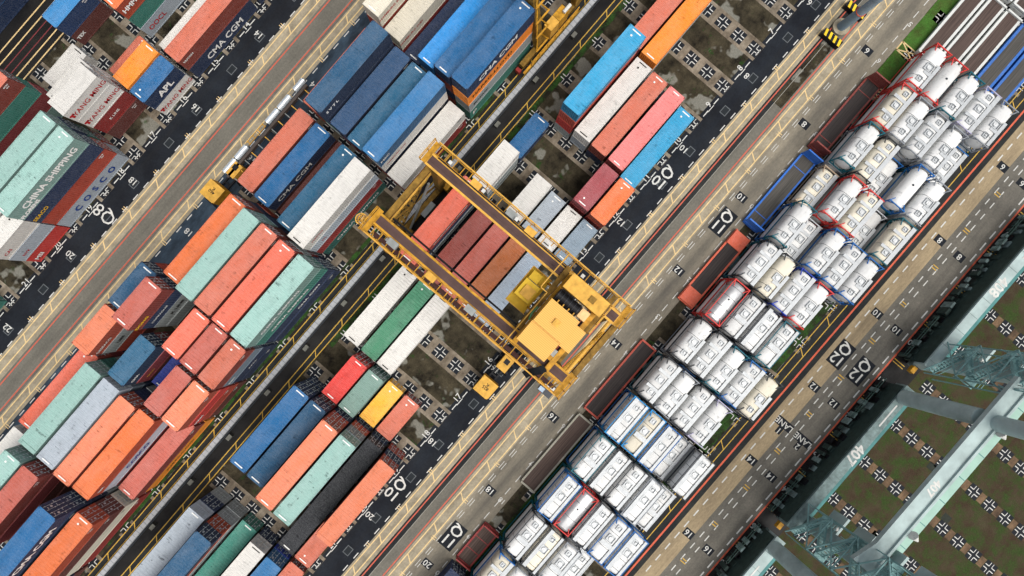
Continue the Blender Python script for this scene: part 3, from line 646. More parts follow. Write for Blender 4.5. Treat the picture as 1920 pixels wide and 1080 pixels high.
# ------------------------------------------------------------------ flat racks
def deckwood(name, c1, c2):
    m, ns, ls, p = newmat(name); v = mapped(ns, ls, (.15, 9, 1))
    c = mix(ns, ls, ramp(ns, ls, noise(ns, ls, v, 1.0, 6, .7), .35, .65), c1, c2); ls.new(c, p.inputs['Base Color']); p.inputs['Roughness'].default_value = .9; return m
M_deck = deckwood('deck_dark', hx('1f1b1b'), hx('3e3735')); M_deck2 = deckwood('deck_brown', hx('332823'), hx('5a4a43')); M_deck3 = deckwood('deck_grey', hx('33322f'), hx('55524d'))
def flat_rack(x, y, L, paint_, deck, label, group, style='up', z=0, h=.62, n=1, endh=1.7, rw=.236):
    LL = 12.19 if L == 40 else 6.058; t = thing('flat_rack', label, 'flat rack', (x, y, z), 0, group); m = MB(); Ht = h*n
    for i in range(n):
        z0 = i*h+.03
        for s in (-1, 1):
            m.box(-LL/2, LL/2, min(s*(1.22-rw), s*1.22), max(s*(1.22-rw), s*1.22), z0+h*.35, z0+h-.02); m.box(-LL/2+.3, LL/2-.3, s*1.02-.05, s*1.02+.05, z0, z0+h*.35)
    for e in (-1, 1):
        m.box(e*(LL/2-.12)-.11, e*(LL/2-.12)+.11, -(1.21-rw), 1.21-rw, .1, Ht-.17)
        if style == 'up': m.box(e*(LL/2-2.1)-.05, e*(LL/2-2.1)+.05, -(1.21-rw), 1.21-rw, Ht+.031, Ht+.075)
    part('side_frame', m, paint_, t)
    part('deck', MB().box(-LL/2+.25, LL/2-.25, -(1.215-rw), 1.215-rw, Ht-.16, Ht+.03), deck, t)
    for e in (-1, 1):
        mb = MB()
        if style == 'up':
            xx = e*(LL/2-.14)
            mb.box(xx-.10, xx+.10, -1.2, 1.2, Ht+.02, Ht+.2); 
            for s in (-1, 1): mb.box(xx-.09, xx+.09, s*1.12-.09, s*1.12+.09, Ht+.2, Ht+endh)
            mb.box(xx-.03, xx+.03, -1.03, 1.03, Ht+.2, Ht+endh-.1); mb.box(xx-.09, xx+.09, -1.03, 1.03, Ht+endh-.1, Ht+endh)
        elif style == 'fold':
            x0, x1 = sorted((e*(LL/2-.15), e*(LL/2-2.3))); mb.box(x0, x1, -1.15, 1.15, Ht+.04, Ht+.22)
            mb.bar((e*(LL/2-1.0), -.9, Ht+.24), (e*(LL/2-1.0), .6, Ht+.24), .04)
        else:
            xx = e*(LL/2-.14); mb.box(xx-.12, xx+.12, -1.2, 1.2, Ht+.02, Ht+.25)
        part('end_wall', mb, paint_, t)
G = 'flat racks lined up along lane 11Q'
FP = lambda n, h_, r=.6: paint('rack_'+n, hx(h_), .3, r, .4)
flat_rack(BX(9.1), -20.6, 40, FP('maroon', '7a2c22', 1), M_deck, 'maroon 40-foot flat rack with raised end wall beside the green grass patch', G, 'up', n=1, endh=2.0)
flat_rack(BX(7.05), -20.6, 40, FP('blue', '1a66c2'), M_deck3, 'blue 40-foot flat rack with upright ends and grey plank deck', G, 'up', endh=1.9)
flat_rack(BX(4.98), -20.6, 40, FP('orange', 'cc5a3c', 1), M_deck, 'orange red 40-foot flat rack with folded end walls beside painted 11 and 12', G, 'fold')
flat_rack(BX(2.0), -20.6, 40, FP('brownred', 'a8402c', 1), M_deck, 'brown red 40-foot flat rack with low ends beside painted 14 and 15', G, 'low')
flat_rack(BX(0.0), -20.6, 40, FP('grey', '8d8a7c'), M_deck2, 'grey 40-foot flat rack with brown plank deck beside painted 16 and 17', G, 'low')
flat_rack(BX(-2.5), -20.6, 20, FP('darkred', '8a221f'), M_deck2, 'short dark red 20-foot flat rack beside painted 19', G, 'up', endh=1.0)
container(BX(-3.55), -20.6, .03, 20, HS, 'navy', 'navy 20-foot container behind the short dark red flat rack', GRP[10], T_('F L', 'w', 1, 0))
G2 = 'empty flat racks beyond the tank containers'
for i, (y, c, nm) in enumerate(((rowY[0], 'c9ccc8', 'first white flat rack from the grass verge'), (rowY[1], 'c9ccc8', 'second white flat rack from the grass verge'), (rowY[2], 'c9ccc8', 'third white flat rack from the grass verge'),
                                (rowY[3], '1c5fae', 'blue flat rack beside the third white rack'), (rowY[4], '1c5fae', 'blue flat rack nearest the orange road line'))):
    flat_rack(BX(12.0), y, 40, FP('white' if i < 3 else 'blue2', c), M_deck2 if i < 3 else M_deck3, nm+', brown plank deck', G2, 'low', n=1, rw=.36, h=.8)
    flat_rack(BX(14.0), y, 40, FP('white' if i < 3 else 'blue2', c), M_deck2 if i < 3 else M_deck3, nm+', farther one at the picture edge', G2, 'low', n=1, rw=.36, h=.8)

# ------------------------------------------------------------------ raised concrete cable beam between the blocks
m, ns, ls, p = newmat('beam_concrete'); v = mapped(ns, ls, world=True)
bk = ns.new('ShaderNodeTexWave'); bk.inputs['Scale'].default_value = .42; bk.inputs['Distortion'].default_value = 1.2; bk.inputs['Detail'].default_value = 3; ls.new(v, bk.inputs['Vector'])
c_ = mix(ns, ls, ramp(ns, ls, bk.outputs['Fac'], .0, .12), hx('868b90'), hx('a9adb0')); c_ = mix(ns, ls, ramp(ns, ls, noise(ns, ls, v, 2.2, 8, .75), .35, .7), mix(ns, ls, .3, c_, (.05, .05, .05)), c_)
ls.new(c_, p.inputs['Base Color']); p.inputs['Roughness'].default_value = .85
M_beam = m
t = thing('concrete_beam', 'long raised pale concrete cable beam running between the two container blocks', 'concrete beam')
part('beam', MB().box(XL, XR, 14.78, 15.42, .35, .95), M_beam, t)
pl_ = 0
for k in range(-24, 28):
    part('support', MB().box(k*3.6-.18, k*3.6+.18, 14.9, 15.3, .01, .348), M_conc, t) if -16 < k < 20 else None
part('cable', MB().bar((XL, 14.6, .55), (XR, 14.6, .55), .10), M_strap, t)
for k in range(-7, 12):
    x = k*7.9+1.5
    b = thing('junction_box', 'small grey junction box beside the concrete beam', 'junction box', (x, 14.1, 0), 0, 'junction boxes along the concrete beam')
    part('box', MB().box(-.35, .35, -.22, .22, .05, .7), plain('jbox', hx('4b4d48'), .6), b); part('lid', MB().box(-.4, .4, -.26, .26, .702, .75), plain('jlid', hx('6a6b64'), .6), b)

# ------------------------------------------------------------------ yard gantry cranes
M_cy = plain('crane_yellow', hx('c4902a'), .55, 0, .5, 1.6); M_cyp = plain('crane_yellow_pale', hx('d8a648'), .6, 0, .32, 1.5); M_cyd = plain('crane_yellow_dirty', hx('8a6a2c'), .7, 0, .6, 1.6)
M_railtop = plain('girder_top_brown', hx('57433f'), .7, 0, .35, .6); M_dark = plain('machinery_black', hx('16181c'), .5, 0, .3, 2); M_cgrey = plain('crane_grey', hx('8e9290'), .5, .2, .3, 1)
M_glass = plain('cab_glass', hx('27343c'), .15, 0, .2); M_orng = plain('pipe_orange', hx('e8993c'), .5)
m, ns, ls, p = newmat('roof_ribbed'); v = mapped(ns, ls, rnd=False)
wv = ns.new('ShaderNodeTexWave'); wv.inputs['Scale'].default_value = 1.9; wv.bands_direction = 'X'; ls.new(v, wv.inputs['Vector'])
ls.new(mix(ns, ls, wv.outputs['Fac'], hx('c08d34'), hx('e6b04c')), p.inputs['Base Color']); p.inputs['Roughness'].default_value = .55; M_rib = m
def gantry(label, x0, x1, ya, yb, Hg, rail_a, rail_b, full=True):
    """x0,x1 girder lines; ya,yb girder ends (Y); legs land on rails at rail_a (+Y) and rail_b (-Y)"""
    t = thing('gantry_crane', label, 'gantry crane', ((x0+x1)/2, (rail_a+rail_b)/2, 0)); ox, oy = t.location[0], t.location[1]
    L = lambda x, y, z: (x-ox, y-oy, z)
    for x, s in ((x1, 1), (x0, -1)):
        mb = MB(); mb.box(x-.5-ox, x+.5-ox, yb-oy, ya-oy, Hg-1.5, Hg-.16)
        for f in (-1, 1): mb.box(x+f*.55-.11-ox, x+f*.55+.11-ox, yb-oy, ya-oy, Hg-.158, Hg-.02)
        g = part('girder', mb, M_cyp if s > 0 else M_cy, t)
        part('rail', MB().box(x-.43-ox, x+.43-ox, yb+.1-oy, ya-.1-oy, Hg-.157, Hg-.05).box(x-.05-ox, x+.05-ox, yb+.2-oy, ya-.2-oy, Hg-.049, Hg+.06), M_railtop, g)
        part('walkway', walkway(x+s*.72-ox, x+s*1.75-ox, yb-oy, ya-oy, Hg-.35), M_cy, t)
        xo = x+s*1.78-ox
        part('handrail', MB().rail([(xo, ya-oy, Hg-.3), (xo, yb-oy, Hg-.3)], 1.1, .09, 1.9), M_cyp, t)
        for yt, yr in ((ya-.8, rail_a), (yb+.8, rail_b)):
            part('leg', MB().bar(L(x, yt, Hg-1.5), L(x, yr, 1.9), .85, 1.0), M_cyd, t)
    for yt, yr in ((ya, rail_a), (yb, rail_b)):
        sg = 1 if yt > 0 or yr > 15.5 else -1
        part('sill_beam', MB().box(x0-3.4-ox, x1+3.4-ox, yr-.35-oy, yr+.35-oy, 1.1, 1.9), M_cyd, t)
        for x in (x0-2.3, x0+.2, x1-.2, x1+2.3):
            w_ = part('bogie', MB().box(x-.9-ox, x+.9-ox, yr-.3-oy, yr+.3-oy, .55, 1.09), M_cyd, t)
            for dx in (-.5, .5): part('wheel', MB().cyl(L(x+dx, yr-.12, .36), L(x+dx, yr+.12, .36), .36, 16), M_dark, w_)
        part('tie_beam', MB().cyl(L(x0, (yt*.35+yr*.65), 14.2), L(x1, (yt*.35+yr*.65), 14.2), .22, 12), M_cyp, t)
        part('end_beam', MB().box(x0+.6-ox, x1-.6-ox, yt-.45*(1 if yt > yr or True else -1)-.3-oy, yt-.45+.3-oy, Hg-1.4, Hg-.7), M_cyd, t)
        for xa_, xb_ in ((x0-1.9, x0+.9), (x1-.6, x1+1.8)):
            part('end_platform', MB().rail([(xa_-ox, yt+sg*.6-oy, Hg-.4), (xb_-ox, yt+sg*.6-oy, Hg-.4)], 1.1, .08, .8).box(xa_-ox, xb_-ox, min(yt, yt+sg*.6)-oy, max(yt, yt+sg*.6)-oy, Hg-.45, Hg-.36), M_cy, t)
    return t, L
def walkway(xa, xb, ya, yb, z):
    mb = MB(); xa, xb = sorted((xa, xb)); mb.box(xa, xa+.08, ya, yb, z-.1, z+.05); mb.box(xb-.08, xb, ya, yb, z-.1, z+.05); y = ya
    i = 0
    while y < yb-.1:
        mb.box(xa+.081, xb-.081, y, y+.09, z-.06, z+.03)
        y += .95; i += 1
    return mb
t, L = gantry('large yellow gantry crane straddling the container rows in the picture centre', -2.0, 5.72, 13.2, -11.0, 22.0, 14.15, -12.6)
ox, oy = t.location[0], t.location[1]
def bx(x0, x1, y0, y1, z0, z1): return MB().box(x0-ox, x1-ox, y0-oy, y1-oy, z0, z1)
tr = part('trolley_frame', bx(-2.4, 6.1, -9.1, -8.6, 22.1, 22.6).box(-2.4-ox, 6.1-ox, -5.0-oy, -4.5-oy, 22.1, 22.6).box(-1.6-ox, -1.1-ox, -8.59-oy, -5.01-oy, 22.12, 22.55).box(4.6-ox, 5.1-ox, -8.59-oy, -5.01-oy, 22.12, 22.55), M_cy, t)
hs = part('machinery_house', bx(.4, 2.9, -7.8, -4.6, 22.61, 25.3), M_cyp, t); part('roof', bx(.33, 2.97, -7.88, -4.53, 25.302, 25.5), M_rib, hs)
h2 = part('machinery_house', bx(-1.88, .32, -7.75, -4.55, 22.61, 24.95), M_cyp, t); part('roof', bx(-1.97, .326, -7.83, -4.5, 24.952, 25.12), M_rib, h2)
h3 = part('machinery_house', bx(.15, 2.55, -9.0, -7.9, 22.61, 24.8), M_cyp, t); part('roof', bx(.1, 2.6, -9.08, -7.885, 24.802, 24.95), M_rib, h3)
eh = part('electrical_house', bx(4.55, 6.02, -8.95, -4.68, 22.61, 24.9), M_cy, t); part('roof', bx(4.48, 6.1, -9.02, -4.6, 24.902, 25.05), M_cyp, eh)
dr = part('cable_drum', MB().cyl(L(3.72, -7.35, 23.7), L(3.72, -4.75, 23.7), .62, 22), M_dark, t)
for k in range(6):
    y = -7.2+k*.47; part('drum_rib', MB().cyl(L(3.72, y-.03, 23.7), L(3.72, y+.03, 23.7), .68, 22), plain('drum_rib', hx('33363c'), .4), dr)
for k in range(4): part('bracket', bx(2.98, 3.35, -5.3-k*.62, -5.2-k*.62, 24.2, 24.35), M_cyp, t)
part('motor', bx(3.3, 4.3, -8.4, -7.5, 22.61, 23.9), plain('motor_cream', hx('e9c48a'), .5), t)
part('trolley_handrail', MB().rail([L(-2.6, -4.0, 22.4), L(3.2, -4.0, 22.4), L(3.2, -3.2, 22.4), L(7.4, -3.2, 22.4), L(7.4, -9.6, 22.4), L(2.8, -9.6, 22.4)], 1.1, .07, 1.1), M_cyp, t)
part('trolley_deck', bx(-1.2, 6.6, -4.45, -3.9, 22.2, 22.3), M_cyd, t); part('trolley_deck', bx(2.7, 7.35, -9.6, -9.12, 22.2, 22.3), M_cyd, t)
M_cyb = plain('cab_bright_yellow', hx('e2bb2e'), .5, 0, .2, 1)
cb = part('operator_cab', bx(1.2, 3.2, -3.5, -1.7, 18.6, 20.6), M_cyb, t)
part('cab_roof', bx(1.5, 2.7, -3.3, -2.1, 20.602, 20.9), M_cyp, cb); part('cab_window', bx(3.202, 3.26, -3.3, -1.9, 18.9, 20.4), M_glass, cb); part('cab_hatch', bx(3.3, 4.3, -2.9, -1.8, 18.8, 20.3), M_cyb, cb)
part('cab_platform', bx(.2, 4.6, -3.9, -1.5, 18.3, 18.55), M_cyb, t)
part('cab_platform_rail', MB().rail([L(.2, -1.5, 18.5), L(4.6, -1.5, 18.5), L(4.6, -3.9, 18.5)], 1.1, .07, 1.0).rail([L(.2, -1.5, 18.5), L(.2, -3.9, 18.5)], 1.1, .07, 1), M_cyp, t)
part('hanger', MB().bar(L(1, -3.8, 18.6), L(1, -4.5, 22.2), .2).bar(L(4.2, -3.8, 18.6), L(4.2, -4.5, 22.2), .2), M_cy, t)
mb = MB()
for a, b in (((1.6, -4.2), (.8, -4.15)), ((.8, -4.15), (.1, -4.35))): mb.cyl(L(*a, 23.6), L(*b, 23.6), .09, 8)
part('cable_sleeve', mb, plain('sleeve_green', hx('4f7f56')), t)
pts = [(-2.4, -8.6, 22.9), (-2.9, -8.4, 22.7), (-3.4, -8.1, 22.4), (-3.8, -7.8, 22.0), (-4.3, -7.7, 21.6)]; mb = MB()
for a, b in zip(pts, pts[1:]): mb.bar(L(*a), L(*b), .75, .14)
part('cable_chain', mb, M_dark, t)
part('service_pipe', MB().cyl(L(-4.0, 14.6, 19.0), L(-4.0, -11.9, 19.0), .11, 8), M_orng, t)
mb = MB(); 
for k in range(8): part('pipe_bracket', MB().bar(L(-4.0, 13-k*3.4, 19.0), L(-2.7, 13-k*3.4, 21.5), .09), M_cyp, t)
part('cable_tray', bx(-3.75, -3.3, -11.2, 13.4, 18.9, 18.98), plain('tray_dark', hx('4a2f2a'), .7), t)
for k in range(5): part('walkway_lamp', bx(6.5, 6.85, 11-k*4.2, 11.35-k*4.2, 22.6, 22.8), M_white, t)
for k, (x_, y_) in enumerate(((6.75, 8.0), (6.8, 3.5), (6.7, 1.0), (-2.9, 10.4), (-2.95, 5.5), (-2.9, .5))): part('switch_cabinet', bx(x_-.35, x_+.35, y_-.55, y_+.55, 21.75, 22.35), M_cgrey if k % 2 else M_cyp, t)
for k in range(4):
    part('power_hose', MB().cyl(L(-1.1+k*.05, 12, 22.05+k*.03), L(-1.1+k*.05, -4.4, 22.05+k*.03), .03, 5), M_dark, t)
part('festoon_cable', MB().cyl(L(6.35, 12.5, 22.05), L(6.35, -4.2, 22.05), .07, 6), M_dark, t)
part('tool_box', bx(-1.1, -.4, -8.5, -8.1, 22.61, 23.1), M_cgrey, t); part('vent', bx(1.2, 1.8, -6.6, -6.0, 25.502, 25.7), M_cyp, t); part('vent', bx(5.0, 5.6, -7.8, -7.2, 25.052, 25.2), M_cyd, t)
# stair down the road-side legs and the ground cabin
mb = MB()
for k in range(14):
    f = k/13; a = Vector(L(4.2, -12.1, 16.5)).lerp(Vector(L(-1.8, -13.1, 6.5)), f); mb.box(a.x-.22, a.x+.22, a.y-.35, a.y+.35, a.z, a.z+.06)
for s in (-.38, .38): mb.bar(L(4.2, -12.1+s, 16.5), L(-1.8, -13.1+s, 6.5), .09).bar(L(4.2, -12.1+s, 17.5), L(-1.8, -13.1+s, 7.5), .06)
part('stair', mb, M_cy, t)
mb = MB()
for k in range(11):
    f = k/10; a = Vector(L(3.4, 13.9, 14.0)).lerp(Vector(L(-3.2, 14.3, 3.0)), f); mb.box(a.x-.22, a.x+.22, a.y-.4, a.y+.4, a.z, a.z+.06)
for s in (-.42, .42): mb.bar(L(3.4, 13.9+s, 14.0), L(-3.2, 14.3+s, 3.0), .09).bar(L(3.4, 13.9+s, 15.0), L(-3.2, 14.3+s, 4.0), .06)
part('stair', mb, M_cyd, t)
part('cable_pipe', MB().cyl(L(4.4, 13.3, 13.5), L(-1.2, 13.5, 2.2), .16, 10), M_cgrey, t)
part('brace', MB().cyl(L(5.2, 13.6, 13.8), L(-3.6, 14.4, 2.0), .13, 8), M_dark, t); part('brace', MB().cyl(L(-1.6, 13.6, 13.8), L(7.6, 14.4, 2.0), .13, 8), M_cyd, t)
part('engine_box', bx(-3.4, -.9, 12.9, 13.75, 1.2, 3.0), M_cyd, t); part('engine_box', bx(1.4, 3.6, 13.0, 13.75, 1.2, 2.7), M_cgrey, t); part('electric_cabinet', bx(5.9, 8.2, 13.0, 13.75, 1.2, 3.2), M_cy, t)
gc = part('ground_cabin', bx(-5.6, -4.0, -13.6, -12.0, 6.2, 8.4), plain('cabin_dark', hx('3b3f45'), .4), t)
part('cabin_roof', bx(-4.55, -4.1, -13.5, -12.1, 8.402, 8.5), M_white, gc); part('cabin_window', bx(-5.5, -4.95, -12.5, -11.8, 8.402, 8.46), plain('pale_glass', hx('9fb4c8'), .2), gc)
part('cabin_arm', MB().bar(L(-4.0, -12.8, 8.0), L(-2.0, -12.3, 10.5), .22), M_cy, t)
# end cages at the left girder ends
for xc in (-3.0,):
    mb = MB()
    for k in range(5):
        r = .55; z = 22.6+k*.0
        for j in range(8):
            a = math.pi*j/8; b = math.pi*(j+1)/8
            if k in (0, 4): mb.bar(L(xc+math.cos(a)*r, 14.0+math.sin(a)*r, 22.3+k*.25), L(xc+math.cos(b)*r, 14.0+math.sin(b)*r, 22.3+k*.25), .08)
    for j in range(9):
        a = math.pi*j/8; mb.bar(L(xc+math.cos(a)*.55, 14.0+math.sin(a)*.55, 22.3), L(xc+math.cos(a)*.55, 14.0+math.sin(a)*.55, 23.3), .06)
        mb.bar(L(xc, 14.0, 22.28), L(xc+math.cos(a)*.55, 14.0+math.sin(a)*.55, 22.28), .05)
    part('safety_cage', mb, M_cyp, t)

# second crane at the top edge, standing over the block on the left
t, L = gantry('yellow gantry crane foot with engine boxes at the top edge beside navy stack', 28.4, 36.0, 40.0, 18.9, 21.5, 38.9, 16.55, False)
ox, oy = t.location[0], t.location[1]
part('power_pack', bx(29.9, 31.5, 15.9, 17.1, 2.0, 4.6), M_cyp, t); part('power_pack', bx(31.56, 33.4, 15.9, 17.1, 2.0, 4.6), M_cy, t); part('exhaust', MB().cyl(L(32.6, 16.2, 4.9), L(33.9, 16.2, 4.9), .24, 12), M_white, t)
part('side_deck', bx(24.5, 35.5, 15.55, 15.85, 1.3, 1.4), M_cy, t); part('deck_rail', MB().rail([L(26.0, 15.6, 1.4), L(35.5, 15.6, 1.4)], 1.2, .08, 1.4), M_cy, t)
mb = MB()
for k in range(5):
    z = 3.0+k*3.4; y = 16.6+k*.34; mb.box(27.2-ox, 29.6-ox, y-.75-oy, y-.55-oy, z, z+.12); mb.bar(L(27.3, y-.65, z), L(28.0, y, z+1.6), .12).bar(L(29.5, y-.65, z), L(28.8, y, z+1.6), .12)
part('leg_bracket', mb, M_cy, t)
part('end_buffer', bx(24.2, 24.7, 16.2, 16.9, .5, 1.4), plain('buffer_red', hx('8c2f2c')), t)

# ------------------------------------------------------------------ terminal tractors
def tractor(label, x, y, num, trailer=0, group='terminal tractors'):
    t = thing('terminal_tractor', label, 'truck', (x, y, 0), 0, group)
    c = part('cab', MB().box(-1.15, 1.15, -1.15, 1.15, .9, 2.75), M_cy, t)
    part('cab_roof', MB().prism([(-1.2, -.95), (-.95, -1.2), (1.15, -1.2), (1.15, 1.2), (-1.2, 1.2)], 2.752, 2.9), M_cyp, c)
    part('windscreen', MB().box(-1.19, -1.152, -.95, .95, 1.6, 2.5), M_glass, c)
    mb = MB(); put_text(mb, num, .62, (.15, 0, 2.91), PY, NX, .01); part('lettering', mb, M_ink['k'], c)
    part('chassis', MB().box(-1.6, 6.2, -.55, -.35, .7, 1.0).box(-1.6, 6.2, .35, .55, .7, 1.0).box(1.6, 1.8, -.34, .34, .7, .95).box(4.4, 4.6, -.34, .34, .7, .95).box(-1.7, -1.602, -1.1, 1.1, .5, 1.0), M_dark, t)
    pk = part('rear_housing', MB().box(2.9, 4.9, -.75, .75, 1.02, 2.3), M_cyp, t); part('hatch', MB().box(3.9, 4.6, -.35, .35, 2.302, 2.34), M_dark, pk)
    for wx in (-.6, 3.0, 4.3, 5.6):
        for s in (-1, 1):
            w_ = part('wheel', MB().cyl((wx, s*.85, .5), (wx, s*1.22, .5), .5, 18), M_dark, t); part('rim', MB().cyl((wx, s*1.2, .5), (wx, s*1.235, .5), .24, 12), M_cgrey, w_)
    return t
tractor('yellow terminal tractor numbered 825 on lane 10Q beside the big crane', -10.2, -7.45, '825\nK')
tractor('yellow terminal tractor numbered 460 on the wet lane beside the silver tanks', -14.0, 36.25, '460\nK')
t = thing('container_trailer', 'dark empty container trailer on lane 10Q beneath the yellow crane', 'trailer', (1.2, -7.45, 0))
part('frame', MB().box(-6.2, 6.2, -.6, -.4, 1.05, 1.35).box(-6.2, 6.2, .4, .6, 1.05, 1.35), M_dark, t)
for k in range(6): part('cross_member', MB().box(-6.1+k*2.4, -5.9+k*2.4, -1.2, 1.2, 1.1, 1.3), M_dark, t)
for wx in (3.2, 4.5):
    for s in (-1, 1): part('wheel', MB().cyl((wx, s*.8, .5), (wx, s*1.2, .5), .5, 18), M_dark, t)
part('tail_light', MB().box(6.202, 6.3, -1.2, -.9, 1.05, 1.3), M_red, t); part('tail_light', MB().box(6.202, 6.3, .9, 1.2, 1.05, 1.3), M_red, t)
# silver tank row on the wet lane
t = thing('pipe_rack', 'low steel rack with silver tanks and yellow ladders beside salmon container', 'pipe rack', (-3.4, 36.6, 0)); ox, oy = -3.4, 36.6
part('main_beam', bx(-11.4, 4.6, 36.05, 36.4, 1.6, 2.3), plain('beam_brown', hx('4d4540'), .7), t)
for k in range(12): part('cross_arm', bx(-11+k*1.35, -10.88+k*1.35, 35.2 if k % 3 else 34.9, 36.04, 1.9, 2.05), M_cyp if k % 2 else M_cgrey, t)
for x0_, x1_ in ((-11.2, -9.0), (-8.8, -6.7), (-2.6, -.4), (-.2, 2.0), (3.0, 4.8)):
    tk_ = part('silver_tank', MB().cyl((x0_-ox, 37.05-oy, 2.0), (x1_-ox, 37.05-oy, 2.0), .42, 18), plain('tank_silver', hx('c9d2d8'), .3, .4, .15), t)
    part('end_flange', MB().cyl((x1_-ox+.002, 37.05-oy, 2.0), (x1_-ox+.12, 37.05-oy, 2.0), .3, 12), M_cgrey, tk_)
part('ladder', MB().bar((-6.4-ox, 36.9-oy, 2.0), (-3.0-ox, 36.9-oy, 2.0), .07).bar((-6.4-ox, 37.4-oy, 2.0), (-3.0-ox, 37.4-oy, 2.0), .07).box(-6.2-ox, -6.1-ox, 36.85-oy, 37.4-oy, 1.95, 2.05).box(-5.2-ox, -5.1-ox, 36.85-oy, 37.4-oy, 1.95, 2.05).box(-4.2-ox, -4.1-ox, 36.85-oy, 37.4-oy, 1.95, 2.05).box(-3.2-ox, -3.1-ox, 36.85-oy, 37.4-oy, 1.95, 2.05), M_cy, t)
for x in (-10.5, -3, 4): part('stand', bx(x-.15, x+.15, 36.1, 36.35, .0, 1.598), M_cgrey, t)

# ------------------------------------------------------------------ light mast with striped barriers
t = thing('light_mast', 'tall blue grey light mast on a round plinth in the crane road', 'light mast', (57.5, -12.45, 0))
part('plinth', MB().cyl((0, 0, .01), (0, 0, .35), 1.15, 28), M_conc, t); part('pole', MB().cyl((0, 0, .352), (0, 0, 4.5), .62, 20, .60), plain('mast_grey', hx('7d93a3'), .5, .1, .2, 1), t)
part('pole', MB().cyl((0, 0, 4.502), (0, 0, 34), .56, 20, .35), plain('mast_grey2', hx('93a5b1'), .5, .1, .2, 1), t); part('collar', MB().cyl((0, 0, 4.45), (0, 0, 4.56), .66, 20), M_red, t)
part('ladder', MB().bar((.75, .2, .4), (.65, .2, 30), .06).bar((.75, -.2, .4), (.65, -.2, 30), .06), M_cgrey, t)
for dx, lb in ((-2.3, 'striped yellow and black barrier on the near side of the light mast'), (2.6, 'striped yellow and black barrier on the far side of the light mast')):
    b = thing('striped_barrier', lb, 'barrier', (57.5+dx, -12.4, 0)); bo = part('barrier_body', MB().box(-.45, .45, -1.5, 1.5, .02, .9), M_dark, b)
    for k in range(4): part('yellow_stripe', MB().prism([(-.46, -1.45+k*.75), (.46, -1.2+k*.75), (.46, -.85+k*.75), (-.46, -1.1+k*.75)], .902, .94), plain('stripe_yellow', hx('e8c42c'), .5, 0, .1), bo)
band('rubble_patch', -13.5, -11.9, M_soil, Z3+.002, 44, 55)

